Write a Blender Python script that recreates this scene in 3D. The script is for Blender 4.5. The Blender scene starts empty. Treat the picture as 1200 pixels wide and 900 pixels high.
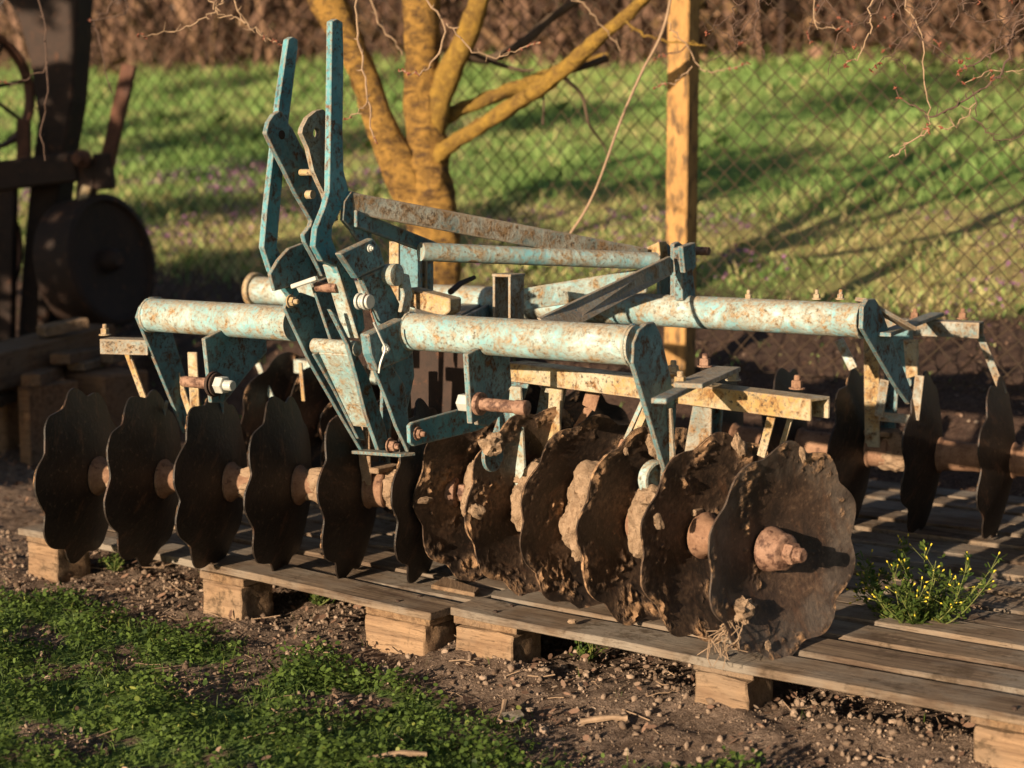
import bpy, bmesh, math, random
import numpy as np
from mathutils import Vector, Matrix, noise

random.seed(7)
rng = np.random.default_rng(11)
R = math.radians
scene = bpy.context.scene
COL = scene.collection

# ------------------------------------------------------------------ camera
FPX, PITCH, CAMZ = 1994.0, 0.1223, 1.32
CAM = np.array([0, 0, CAMZ])
cam_d = bpy.data.cameras.new('camera')
cam_d.lens = FPX / 1200 * 36
cam_d.sensor_width = 36
cam_d.clip_start, cam_d.clip_end = 0.1, 1000
cam_o = bpy.data.objects.new('camera', cam_d)
cam_o.location = CAM
cam_o.rotation_euler = (math.pi / 2 - PITCH, 0, 0)
cam_d.dof.use_dof = True
cam_d.dof.focus_distance = 4.55
cam_d.dof.aperture_fstop = 2.6
COL.objects.link(cam_o)
scene.camera = cam_o

# survey helpers: a sight line from the tripod cut by a known plane
AT = 0.59
ORG = np.array([-0.41863, 4.95197, 0.0])           # harrow datum on the ground
UV = np.array([math.cos(AT), -math.sin(AT), 0]); VV = np.array([math.sin(AT), math.cos(AT), 0])


def sight(x, y):
    c, s = math.cos(PITCH), math.sin(PITCH)
    a = (x - 600) / FPX; b = -(y - 450) / FPX
    return np.array([a, c + b * s, b * c - s])


def to_local(P):
    d = np.asarray(P) - ORG
    return np.array([d @ UV, d @ VV, d[2]])


def to_world(p):
    return ORG + UV * p[0] + VV * p[1] + np.array([0, 0, p[2]])


def on_u(x, y, u):
    d = sight(x, y); t = (u - (CAM - ORG) @ UV) / (d @ UV); return to_local(CAM + d * t)


def on_v(x, y, v):
    d = sight(x, y); t = (v - (CAM - ORG) @ VV) / (d @ VV); return to_local(CAM + d * t)


def on_w(x, y, w):
    d = sight(x, y); t = (w - CAMZ) / d[2]; return to_local(CAM + d * t)


def at(x, y, Y):
    d = sight(x, y); return CAM + d * (Y / d[1])


def ground_z(x, y):
    v = (x - ORG[0]) * VV[0] + (y - ORG[1]) * VV[1]
    def sp(t): return .22 * (t / .22 if t > 6 else math.log1p(math.exp(t / .22)))
    return .38 * (sp(v - 1.9) - sp(v - 3.1)) + .17 * min(sp(v - 3.1), 45)


def fnoise(x, y, z=0.0, o=4):
    return noise.fractal(Vector((x, y, z)), 1.0, 2.0, o)


# ------------------------------------------------------------------ materials
class NT:
    def __init__(self, name):
        self.m = bpy.data.materials.new(name); self.m.use_nodes = True
        self.t = self.m.node_tree; self.t.nodes.clear()
        self.out = self.t.nodes.new('ShaderNodeOutputMaterial')

    def n(self, typ, **kw):
        nd = self.t.nodes.new(typ)
        for k, v in kw.items():
            if hasattr(nd, k): setattr(nd, k, v)
        return nd

    def l(self, a, b): self.t.links.new(a, b)

    def coord(self, scale=(1, 1, 1)):
        tc = self.n('ShaderNodeTexCoord'); mp = self.n('ShaderNodeMapping')
        mp.inputs['Scale'].default_value = scale
        self.l(tc.outputs['Object'], mp.inputs[0]); return mp.outputs[0]

    def noise(self, vec, scale, detail=6, rough=0.6, dist=0.0):
        nd = self.n('ShaderNodeTexNoise')
        nd.inputs['Scale'].default_value = scale; nd.inputs['Detail'].default_value = detail
        nd.inputs['Roughness'].default_value = rough; nd.inputs['Distortion'].default_value = dist
        self.l(vec, nd.inputs['Vector']); return nd.outputs['Fac']

    def ramp(self, fac, lo, hi, a=0.0, b=1.0):
        nd = self.n('ShaderNodeMapRange'); nd.clamp = True
        for k, v in zip((1, 2, 3, 4), (lo, hi, a, b)): nd.inputs[k].default_value = v
        self.l(fac, nd.inputs[0]); return nd.outputs[0]

    def math(self, op, a, b=None):
        nd = self.n('ShaderNodeMath'); nd.operation = op
        for i, q in enumerate((a, b)):
            if q is None: continue
            if isinstance(q, (int, float)): nd.inputs[i].default_value = q
            else: self.l(q, nd.inputs[i])
        return nd.outputs[0]

    def mix(self, fac, a, b):
        nd = self.n('ShaderNodeMix'); nd.data_type = 'RGBA'
        for sock, q in ((nd.inputs[0], fac), (nd.inputs[6], a), (nd.inputs[7], b)):
            if isinstance(q, (tuple, list)): sock.default_value = (*q, 1) if len(q) == 3 else q
            elif isinstance(q, (int, float)): sock.default_value = q
            else: self.l(q, sock)
        return nd.outputs[2]

    def attr(self, name):
        nd = self.n('ShaderNodeAttribute'); nd.attribute_name = name; return nd.outputs['Fac']

    def up(self):
        g = self.n('ShaderNodeNewGeometry'); s = self.n('ShaderNodeSeparateXYZ')
        self.l(g.outputs['Normal'], s.inputs[0]); return s.outputs[2]

    def bump(self, h, strength=0.4, dist=0.01):
        nd = self.n('ShaderNodeBump'); nd.inputs['Strength'].default_value = strength
        nd.inputs['Distance'].default_value = dist; self.l(h, nd.inputs['Height']); return nd.outputs[0]

    def done(self, col, rough=0.7, metal=0.0, normal=None, trans=None, spec=0.3):
        b = self.n('ShaderNodeBsdfPrincipled')
        for k, q in (('Base Color', col), ('Roughness', rough), ('Metallic', metal), ('Specular IOR Level', spec)):
            if isinstance(q, tuple): b.inputs[k].default_value = (*q, 1)
            elif isinstance(q, (int, float)): b.inputs[k].default_value = q
            else: self.l(q, b.inputs[k])
        if normal is not None: self.l(normal, b.inputs['Normal'])
        sh = b.outputs[0]
        if trans is not None:
            tr = self.n('ShaderNodeBsdfTranslucent')
            if isinstance(col, tuple): tr.inputs[0].default_value = (*col, 1)
            else: self.l(col, tr.inputs[0])
            mx = self.n('ShaderNodeMixShader'); mx.inputs[0].default_value = trans
            self.l(sh, mx.inputs[1]); self.l(tr.outputs[0], mx.inputs[2]); sh = mx.outputs[0]
        self.l(sh, self.out.inputs[0]); return self.m


def painted(name, base, pale, rust, pale_t=(0.42, 0.6), rust_t=(0.56, 0.66), lich=0.8, seed=0.0, speck=0.55):
    n = NT(name); c = n.coord()
    a = n.noise(c, 7 + seed, 5, 0.6); b = n.noise(c, 25 + seed, 8, 0.72, 0.6); s = n.noise(c, 95, 5, 0.7); f = n.noise(c, 260, 3, 0.7)
    col = n.mix(n.ramp(n.math('ADD', n.math('MULTIPLY', a, .6), n.math('MULTIPLY', s, .4)), *pale_t), base, pale)
    rm = n.ramp(n.math('ADD', n.math('MULTIPLY', b, .75), n.math('MULTIPLY', s, .25)), *rust_t)
    rcol = n.mix(n.ramp(s, .4, .65), rust, tuple(q * .38 for q in rust))
    col = n.mix(rm, col, rcol)
    col = n.mix(n.math('MULTIPLY', n.ramp(s, speck, speck + .10, 0, .85), n.ramp(n.noise(c, 6.5, 4, .6), .40, .60, .12, 1)), col, (0.035, 0.028, 0.022))
    run = n.noise(n.coord((1, 1, .12)), 42, 5, .65)
    col = n.mix(n.math('MULTIPLY', n.ramp(run, .56, .68), n.ramp(b, .4, .6, 0, .7)), col, tuple(q * .6 for q in rust))
    bv = n.n('ShaderNodeBevel'); bv.samples = 4; bv.inputs['Radius'].default_value = .011
    geo = n.n('ShaderNodeNewGeometry'); dt = n.n('ShaderNodeVectorMath'); dt.operation = 'DOT_PRODUCT'
    n.l(bv.outputs[0], dt.inputs[0]); n.l(geo.outputs['Normal'], dt.inputs[1])
    ed = n.math('MULTIPLY', n.ramp(dt.outputs['Value'], .995, .88), n.ramp(s, .38, .56))
    col = n.mix(n.math('MULTIPLY', ed, .85), col, n.mix(n.ramp(b, .4, .6), (.30, .17, .09), (.42, .38, .31)))
    upm = n.ramp(n.up(), .45, .9)
    lm = n.math('MULTIPLY', upm, n.ramp(n.math('ADD', n.math('MULTIPLY', s, .5), n.math('MULTIPLY', f, .5)), .42, .52, 0, lich))
    lcol = n.mix(n.ramp(f, .4, .6), (0.10, 0.085, 0.07), (0.36, 0.29, 0.2))
    col = n.mix(lm, col, lcol)
    h = n.math('ADD', n.math('MULTIPLY', s, .6), n.math('ADD', n.math('MULTIPLY', rm, .5), n.math('MULTIPLY', f, .3)))
    return n.done(col, n.ramp(rm, 0, 1, .52, .85), 0.0, n.bump(h, .5, .004), spec=.35)


def simple(name, c1, c2, scale=12, rough=.8, bs=.5, bd=.006, stretch=(1, 1, 1), c3=None, metal=0, spec=.3, t=(.35, .65), t3=(.58, .68)):
    n = NT(name); c = n.coord(stretch)
    a = n.noise(c, scale, 7, .65, .3); b = n.noise(c, scale * 6, 5, .7)
    col = n.mix(n.ramp(n.math('ADD', n.math('MULTIPLY', a, .65), n.math('MULTIPLY', b, .35)), *t), c1, c2)
    if c3: col = n.mix(n.ramp(n.noise(c, scale * 1.7, 6, .65), *t3), col, c3)
    return n.done(col, rough, metal, n.bump(n.math('ADD', a, n.math('MULTIPLY', b, .7)), bs, bd), spec=spec)


M = {}
M['tube'] = painted('chalky_tube_paint', (0.16, 0.36, 0.41), (0.43, 0.56, 0.56), (0.35, 0.225, 0.105), rust_t=(.41, .61), lich=.9, speck=.555)
M['teal'] = painted('teal_plate_paint', (0.05, 0.14, 0.17), (0.17, 0.31, 0.34), (0.14, 0.065, 0.028), pale_t=(.42, .66), rust_t=(.485, .60), lich=.9, speck=.50)
M['mast'] = painted('teal_mast_paint', (0.04, 0.18, 0.225), (0.14, 0.34, 0.39), (0.17, 0.07, 0.03), pale_t=(.42, .62), rust_t=(.50, .61), lich=.7, speck=.515)
M['brace'] = painted('lichened_brace_paint', (0.09, 0.14, 0.145), (0.33, 0.33, 0.29), (0.26, 0.16, 0.08), pale_t=(.4, .56), rust_t=(.44, .58), lich=.9, speck=.52)
M['yellow'] = painted('ochre_worn_paint', (0.33, 0.22, 0.085), (0.38, 0.36, 0.27), (0.24, 0.12, 0.045), pale_t=(.42, .58), rust_t=(.48, .60), lich=.8, speck=.54)
M['rust'] = simple('brown_rust', (0.13, 0.065, 0.04), (0.30, 0.18, 0.115), 22, .8, .5, .003, c3=(0.07, 0.035, 0.025))
M['pin'] = simple('bare_rusty_pin', (0.17, 0.09, 0.062), (0.32, 0.20, 0.14), 26, .65, .7, .004, c3=(0.07, 0.035, 0.025), t3=(.46,.60))
M['zinc'] = simple('weathered_zinc', (0.42, 0.44, 0.42), (0.6, 0.6, 0.55), 40, .45, .3, .001, metal=.3)
M['soil'] = simple('dry_soil_clump', (0.23, 0.155, 0.10), (0.43, 0.31, 0.215), 40, .95, 1.0, .01, c3=(0.14, 0.085, 0.05), spec=.1)
M['dark_iron'] = simple('dark_rusty_iron', (0.022, 0.016, 0.014), (0.05, 0.028, 0.02), 9, .75, .4, .004, c3=(0.12, 0.05, 0.025), t3=(.6, .72))
M['lever_iron'] = simple('rusty_lever_iron', (0.05, 0.025, 0.02), (0.14, 0.06, 0.035), 9, .75, .4, .004)
M['wire'] = simple('rusty_wire', (0.022, 0.018, 0.014), (0.07, 0.043, 0.025), 3, .8, .1, .001)
M['post'] = simple('weathered_post', (0.27, 0.15, 0.055), (0.46, 0.27, 0.10), 16, .9, 1.0, .012, stretch=(1, 1, .35), c3=(0.12, 0.075, 0.04), t3=(.50,.62))
M['bark'] = simple('lichen_bark', (0.11, 0.065, 0.034), (0.52, 0.30, 0.08), 14, .92, 1.0, .04, stretch=(1, 1, 1.8), c3=(0.15, 0.09, 0.05), spec=.12, t=(.40,.57), t3=(.55,.63))
M['lichen_bark'] = simple('yellow_lichen_bark', (0.17, 0.10, 0.045), (0.58, 0.36, 0.07), 20, .92, 1.0, .04, c3=(0.60, 0.40, 0.09), spec=.15)
M['dark_bark'] = simple('dark_bark', (0.05, 0.035, 0.025), (0.11, 0.075, 0.05), 20, .9, .6, .006)
M['twig'] = simple('pale_twig_bark', (0.20, 0.135, 0.09), (0.33, 0.23, 0.15), 40, .8, .3, .001)
M['twig_dark'] = simple('dark_twig_bark', (0.055, 0.035, 0.03), (0.12, 0.075, 0.055), 40, .8, .3, .001)
M['bud'] = simple('red_brown_bud', (0.12, 0.035, 0.025), (0.26, 0.09, 0.05), 80, .6, .2, .001)


def wood(name, light, dark, grey, axis, gs=1.0):
    n = NT(name)
    sc = [26, 26, 26]; sc[axis] = 1.6
    c = n.coord(tuple(sc)); c1 = n.coord()
    g = n.noise(c, 1.6 * gs, 8, .7, .5); f = n.noise(c, 6 * gs, 5, .75); big = n.noise(c1, 4, 5, .6)
    col = n.mix(n.ramp(g, .36, .62), dark, light)
    col = n.mix(n.ramp(big, .42, .62, 0, .8), col, grey)
    col = n.mix(n.ramp(f, .56, .66, 0, .75), col, tuple(q * .25 for q in dark))
    n2 = n.math('ADD', n.math('MULTIPLY', n.noise(c1, 42, 6, .7), .5), n.math('MULTIPLY', n.noise(c1, 9, 5, .65), .5)); col = n.mix(n.ramp(n2, .53, .62, 0, .75), col, (0.05, .035, .022))
    return n.done(col, .88, 0, n.bump(n.math('ADD', g, f), .8, .006), spec=.15)


M['board'] = wood('weathered_board', (0.21, 0.155, 0.108), (0.07, 0.047, 0.034), (0.22, 0.195, 0.165), 0)
M['stringer'] = wood('weathered_stringer', (0.26, 0.17, 0.10), (0.12, 0.07, 0.04), (0.2, 0.15, 0.11), 1)
M['block'] = wood('sawn_block', (0.29, 0.19, 0.115), (0.13, 0.08, 0.05), (0.22, 0.16, 0.11), 0, .8)
M['timber'] = wood('old_timber', (0.22, 0.13, 0.075), (0.09, 0.05, 0.03), (0.16, 0.11, 0.075), 0)


def leafmat(name, a, b, c, trans=.35, rough=.6):
    n = NT(name); t = n.attr('tint')
    col = n.mix(n.ramp(t, 0, .55), a, b); col = n.mix(n.ramp(t, .8, 1), col, c)
    return n.done(col, rough, 0, trans=trans, spec=.25)


M['clover'] = leafmat('clover_leaf', (0.026, 0.053, 0.013), (0.11, 0.17, 0.034), (0.28, 0.31, 0.075))
M['grass'] = leafmat('meadow_blade', (0.09, 0.22, 0.05), (0.30, 0.43, 0.14), (0.66, 0.53, 0.28))
M['litter'] = leafmat('leaf_litter', (0.085, 0.05, 0.035), (0.24, 0.145, 0.10), (0.44, 0.33, 0.24), .15, .8)
M['brush'] = leafmat('dry_brush_stem', (0.045, 0.027, 0.022), (0.22, 0.13, 0.09), (0.38, 0.235, 0.14), .2, .8)
M['purple'] = leafmat('purple_petal', (0.16, 0.06, 0.16), (0.30, 0.14, 0.28), (0.34, 0.20, 0.25))
M['weed'] = leafmat('weed_leaf', (0.035, 0.07, 0.014), (0.10, 0.145, 0.03), (0.24, 0.25, 0.05))
M['yellow_bud'] = simple('yellow_bud', (0.45, 0.36, 0.02), (0.62, 0.5, 0.05), 60, .6, .1, .001)


def disc_mat(name, steel, steel2, ring, dust):
    n = NT(name); c = n.coord(); so = n.attr('soil')
    a = n.noise(c, 8, 6, .65, .4); b = n.noise(c, 70, 6, .7); s2 = n.noise(n.coord((1, 1, .25)), 34, 5, .65)
    col = n.mix(n.ramp(a, .36, .66), steel, steel2)
    col = n.mix(n.ramp(s2, .56, .68, 0, .7), col, (0.11, .055, .032))
    col = n.mix(n.ramp(b, .58, .68, 0, .6), col, (0.20, .125, .08))
    rg = n.attr('ring')
    col = n.mix(n.math('MULTIPLY', rg, n.math('MULTIPLY', n.ramp(a, .38, .56, .15, 1), n.ramp(s2, .6, .45, .35, 1))), col, ring)
    col = n.mix(n.ramp(n.math('ADD', so, n.math('MULTIPLY', n.math('SUBTRACT', a, .5), 1.6)), -.08, .4, .1 * dust, dust), col, n.mix(n.ramp(b, .4, .62), (0.06, .038, .027), (0.20, .128, .083)))
    sm = n.ramp(n.math('ADD', so, n.math('MULTIPLY', n.math('SUBTRACT', b, .5), 1.3)), .28, .80)
    soil = n.mix(n.ramp(b, .35, .65), (0.17, .095, .05), (0.37, .225, .125))
    col = n.mix(sm, col, soil)
    return n.done(col, n.ramp(sm, 0, 1, .5, .95), n.ramp(sm, 0, 1, .2, 0), n.bump(n.math('ADD', n.math('MULTIPLY', b, .8), sm), .8, .005), spec=.4)


M['disc'] = disc_mat('rusted_disc_steel', (0.016, 0.012, 0.010), (0.042, 0.026, 0.019), (0.03, .022, .018), .85)
M['disc_shaded'] = disc_mat('shade_toned_disc_steel', (0.010, 0.0085, 0.008), (0.024, 0.017, 0.014), (0.014, .012, .011), .15)  # darker disc steel: shade on the left and rear gangs put into the colour
M['disc_bare'] = disc_mat('scoured_disc_steel', (0.022, 0.016, 0.014), (0.06, 0.036, 0.026), (0.10, .085, .074), .55)


def ground_mat():
    n = NT('ground_soil_and_turf'); c = n.coord()
    g = n.attr('green'); st = n.attr('straw')
    a = n.noise(c, 3, 7, .65); b = n.noise(c, 26, 8, .72); d = n.noise(c, 110, 4, .7)
    soil = n.mix(n.ramp(b, .36, .64), (0.095, .066, .05), (0.29, .21, .16))
    soil = n.mix(n.ramp(d, .55, .7), soil, (0.42, .33, .26))
    soil = n.mix(n.ramp(a, .5, .68, 0, .7), soil, (0.085, .052, .034))
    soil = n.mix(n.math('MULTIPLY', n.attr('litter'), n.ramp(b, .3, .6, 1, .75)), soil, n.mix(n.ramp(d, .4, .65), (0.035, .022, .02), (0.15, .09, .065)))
    turf = n.mix(n.ramp(b, .35, .65), (0.08, .17, .04), (0.23, .35, .10))
    turf = n.mix(n.math('MULTIPLY', st, n.ramp(d, .3, .7, .5, 1)), turf, (0.52, .40, .18))
    m = n.ramp(n.math('ADD', g, n.math('MULTIPLY', n.math('SUBTRACT', b, .5), .7)), .35, .65)
    col = n.mix(m, soil, turf)
    return n.done(col, .95, 0, n.bump(n.math('ADD', b, n.math('MULTIPLY', d, .6)), 1.0, .03), spec=.1)


M['ground'] = ground_mat()


def crumb_mat():
    n = NT('soil_crumb'); g = n.n('ShaderNodeNewGeometry'); r_ = g.outputs['Random Per Island']; c = n.coord()
    col = n.mix(r_, (0.09, 0.063, 0.047), (0.33, 0.25, 0.19)); b = n.noise(c, 160, 4, .7)
    col = n.mix(n.ramp(b, .45, .65, 0, .6), col, (0.15, .095, .06))
    return n.done(col, .95, 0, n.bump(b, .8, .004), spec=.1)


M['crumb'] = crumb_mat()


# ------------------------------------------------------------------ mesh helpers
def link(name, me, mat=None, parent=None, bevel=0.0, smooth=False):
    o = bpy.data.objects.new(name, me)
    if mat is not None and not me.materials: me.materials.append(mat)
    COL.objects.link(o)
    if parent is not None: o.parent = parent
    if smooth:
        me.polygons.foreach_set('use_smooth', [True] * len(me.polygons))
        me.set_sharp_from_angle(angle=R(38))
    if bevel:
        md = o.modifiers.new('bevel', 'BEVEL'); md.width = bevel; md.segments = 1; md.limit_method = 'ANGLE'; md.angle_limit = R(40)
    return o


def thing(name, label, cat, loc=(0, 0, 0), rz=0.0, group=None):
    o = bpy.data.objects.new(name, None); COL.objects.link(o)
    o.empty_display_size = .1
    o.location = loc; o.rotation_euler = (0, 0, rz); o['label'] = label; o['category'] = cat
    if group: o['group'] = group
    return o


def tag(o, label, cat, group=None, kind=None):
    if label: o['label'] = label
    if cat: o['category'] = cat
    if group: o['group'] = group
    if kind: o['kind'] = kind
    return o


class MB:
    def __init__(self): self.v = []; self.f = []

    def add(self, vs, fs):
        o = len(self.v); self.v += [tuple(map(float, q)) for q in vs]; self.f += [tuple(i + o for i in f) for f in fs]; return self

    def prism(self, poly, ext):
        n = len(poly); p = [np.asarray(q, float) for q in poly]; e = np.asarray(ext, float)
        nrm = sum((np.cross(p[i], p[(i + 1) % n]) for i in range(n)), np.zeros(3))
        if nrm @ e > 0: p = p[::-1]
        return self.add(p + [q + e for q in p], [tuple(range(n)), tuple(range(2 * n - 1, n - 1, -1))] +
                        [(i, i + n, (i + 1) % n + n, (i + 1) % n) for i in range(n)])

    def bar(self, a, b, w, h, up=(0, 0, 1), jit=0):
        """box from a to b, w across, h along up"""
        a = np.asarray(a, float); b = np.asarray(b, float); d = (b - a) / np.linalg.norm(b - a)
        s = np.cross(d, np.asarray(up, float)); s /= np.linalg.norm(s); t = np.cross(s, d)
        q = [a + s * w / 2 * i + t * h / 2 * j for i, j in ((-1, -1), (1, -1), (1, 1), (-1, 1))]
        return self.prism(q, b - a)

    def box(self, c, sx, sy, sz):
        c = np.asarray(c, float)
        return self.prism([c + np.array([i * sx / 2, j * sy / 2, -sz / 2]) for i, j in ((-1, -1), (1, -1), (1, 1), (-1, 1))], (0, 0, sz))

    def lathe(self, a, d, prof, n=24, cap=True, phase=0.0):
        """prof: list of (along, radius)"""
        a = np.asarray(a, float); d = np.asarray(d, float); d = d / np.linalg.norm(d)
        s = np.cross(d, (0, 0, 1) if abs(d[2]) < .9 else (1, 0, 0)); s /= np.linalg.norm(s); t = np.cross(d, s)
        vs = [a + d * z + (s * math.cos(2 * math.pi * k / n + phase) + t * math.sin(2 * math.pi * k / n + phase)) * r for z, r in prof for k in range(n)]
        fs = [(i * n + k, i * n + (k + 1) % n, (i + 1) * n + (k + 1) % n, (i + 1) * n + k) for i in range(len(prof) - 1) for k in range(n)]
        if cap: fs += [tuple(range(n - 1, -1, -1)), tuple(range((len(prof) - 1) * n, len(prof) * n))]
        return self.add(vs, fs)

    def tube(self, pts, rad, n=10, bump=0.0, bs=8.0):
        pts = [np.asarray(p, float) for p in pts]
        if not hasattr(rad, '__len__'): rad = [rad] * len(pts)
        s = None; vs = []
        for i, p in enumerate(pts):
            d = pts[min(i + 1, len(pts) - 1)] - pts[max(i - 1, 0)]; d = d / (np.linalg.norm(d) + 1e-9)
            if s is None: s = np.cross(d, (0, 0, 1) if abs(d[2]) < .8 else (1, 0, 0))
            s = s - d * (s @ d); s /= np.linalg.norm(s); t = np.cross(d, s)
            for k in range(n):
                a = 2 * math.pi * k / n; q = s * math.cos(a) + t * math.sin(a); rr = rad[i]
                if bump: 
                    w = p + q * rr
                    rr *= 1 + bump * fnoise(w[0] * bs, w[1] * bs, w[2] * bs, 4)
                vs.append(p + q * rr)
        m = len(pts)
        fs = [(i * n + k, i * n + (k + 1) % n, (i + 1) * n + (k + 1) % n, (i + 1) * n + k) for i in range(m - 1) for k in range(n)]
        fs += [tuple(range(n - 1, -1, -1)), tuple(range((m - 1) * n, m * n))]
        return self.add(vs, fs)

    def blob(self, c, rx, ry, rz, amp=.3, fs=2.0, sub=3, seed=0.0):
        bm = bmesh.new(); bmesh.ops.create_icosphere(bm, subdivisions=sub, radius=1)
        vs = []
        for v in bm.verts:
            p = v.co; k = 1 + amp * noise.fractal(p * fs + Vector((seed, seed * 1.7, 3)), .8, 2.1, 7)
            vs.append((c[0] + p.x * rx * k, c[1] + p.y * ry * k, c[2] + p.z * rz * k))
        fs_ = [tuple(q.index for q in f.verts) for f in bm.faces]; bm.free()
        return self.add(vs, fs_)

    def build(self, name, mat, parent=None, bevel=0.0, smooth=False):
        me = bpy.data.meshes.new(name); me.from_pydata(self.v, [], self.f); me.update()
        return link(name, me, mat, parent, bevel, smooth)


def smooth_path(pts, k=5):
    """Catmull-Rom through pts (n,d)"""
    p = [np.asarray(q, float) for q in pts]; p = [2 * p[0] - p[1]] + p + [2 * p[-1] - p[-2]]; out = []
    for i in range(1, len(p) - 2):
        for j in range(k):
            t = j / k; a, b, c, d = p[i - 1:i + 3]
            out.append(.5 * ((2 * b) + (c - a) * t + (2 * a - 5 * b + 4 * c - d) * t * t + (3 * b - a - 3 * c + d) * t ** 3))
    out.append(p[-2]); return out


def facemesh(name, V, F, mat, tint=None, parent=None):
    """numpy verts (n,3), faces (m,k)"""
    me = bpy.data.meshes.new(name); m, k = F.shape
    me.vertices.add(len(V)); me.vertices.foreach_set('co', np.ascontiguousarray(V, dtype=np.float32).ravel())
    me.loops.add(m * k); me.loops.foreach_set('vertex_index', np.ascontiguousarray(F, dtype=np.int32).ravel())
    me.polygons.add(m); me.polygons.foreach_set('loop_start', np.arange(0, m * k, k, dtype=np.int32))
    me.polygons.foreach_set('loop_total', np.full(m, k, dtype=np.int32))
    me.update(calc_edges=True)
    if tint is not None:
        at_ = me.attributes.new('tint', 'FLOAT', 'FACE'); at_.data.foreach_set('value', np.asarray(tint, dtype=np.float32))
    return link(name, me, mat, parent)


def leaves(name, P, L, Wd, mat, tint, tilt=.6, parent=None, droop=None):
    """folded diamond leaves at P, length L, width Wd"""
    n = len(P); az = rng.uniform(0, 2 * np.pi, n); el = rng.normal(tilt, .35, n)
    d = np.stack([np.cos(az) * np.cos(el), np.sin(az) * np.cos(el), np.sin(el)], 1)
    s = np.stack([-np.sin(az), np.cos(az), np.zeros(n)], 1); roll = rng.normal(0, .4, n)[:, None]
    nr = np.cross(d, s); s = s * np.cos(roll) + nr * np.sin(roll)
    L = np.broadcast_to(L, n)[:, None]; Wd = np.broadcast_to(Wd, n)[:, None]
    V = np.stack([P, P + d * L * .35 + s * Wd * .5, P + d * L * .8 + s * Wd * .42, P + d * L, P + d * L * .8 - s * Wd * .42, P + d * L * .35 - s * Wd * .5], 1).reshape(-1, 3)
    F = np.arange(n * 6).reshape(n, 6)
    return facemesh(name, V, F, mat, tint, parent)


def blades(name, P, H, Wd, mat, tint, lean=.5, parent=None):
    n = len(P); az = rng.uniform(0, 2 * np.pi, n); ln = np.abs(rng.normal(lean, .25, n))
    H = np.broadcast_to(H, n); Wd = np.broadcast_to(Wd, n)
    d = np.stack([np.cos(az), np.sin(az), np.zeros(n)], 1); a2 = rng.uniform(0, 2 * np.pi, n)
    s = np.stack([np.cos(a2), np.sin(a2), np.zeros(n)], 1) * Wd[:, None] * .5
    up = np.array([0, 0, 1.])
    m1 = P + up * (H * .55)[:, None] + d * (H * ln * .3)[:, None]; tip = P + up * (H * (1 - .25 * ln))[:, None] + d * (H * ln)[:, None]
    V = np.stack([P - s, P + s, m1 + s * .8, tip, m1 - s * .8], 1).reshape(-1, 3)
    return facemesh(name, V, np.arange(n * 5).reshape(n, 5), mat, tint, parent)


# ------------------------------------------------------------------ ground
def axis_pts(lo, hi, dlo, dhi, fine):
    core = list(np.arange(dlo, dhi + 1e-6, fine)); a = []; s = fine; q = dlo
    while q > lo: s *= 1.22; q -= s; a.append(q)
    b = []; s = fine; q = dhi
    while q < hi: s *= 1.22; q += s; b.append(q)
    return np.array(a[::-1] + core + b)


def softstep(t): t = min(max(t, 0.0), 1.0); return t * t * (3 - 2 * t)


BND = [(-4, 6.6), (-1.64, 5.33), (-1.03, 5.0), (-.45, 4.42), (-.08, 4.05), (.29, 3.72), (1.2, 3.2), (4, 2)]


def front_green(x, y):
    return front_base(x, y) * (1 - .8 * softstep((fnoise(x * 3.3, y * 3.3, 41) - .12) / .25))


def front_base(x, y):
    for (x0, y0), (x1, y1) in zip(BND, BND[1:]):
        if x0 <= x <= x1: yb = y0 + (y1 - y0) * (x - x0) / (x1 - x0); break
    else: yb = 1.0
    d = yb - y + .16 * fnoise(x * 2.2, y * 2.2, 1.0) + .07 * fnoise(x * 9, y * 9, 4.0)
    return softstep((d + .05) / .22)


def back_green(x, y):
    v = (x - ORG[0]) * VV[0] + (y - ORG[1]) * VV[1]
    return softstep((v - 3.7 + .8 * fnoise(x * .8, y * .8, 7.0)) / 1.6)


def straw(x, y):
    v = (x - ORG[0]) * VV[0] + (y - ORG[1]) * VV[1]
    if v < 1.5: return 0.0
    near = softstep(1 - abs(v - 5.6) / 2.4) * .9
    return min(1.0, max(0.0, near + .95 * fnoise(x * .5, y * .9, 2.0) + .18))


def rough_z(x, y):
    g = ground_z(x, y)
    if 2.3 < y < 9 and -4 < x < 4:
        p = to_local((x, y, 0))
        fg = front_green(x, y)
        k = .016 * fnoise(x * 5, y * 5, 0, 5) + .012 * fnoise(x * 17, y * 17, 2, 4) * (1 - fg)
        # soil ridge thrown up in front of and under the pallet edge
        k += .035 * math.exp(-((p[1] + .22) / .16) ** 2) * softstep((p[0] + .1) / .8) * (1 + .8 * fnoise(x * 3, y * 3, 5))
        g += k
    else:
        g += .03 * fnoise(x * .9, y * .9, 0, 4)
    return g


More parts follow.
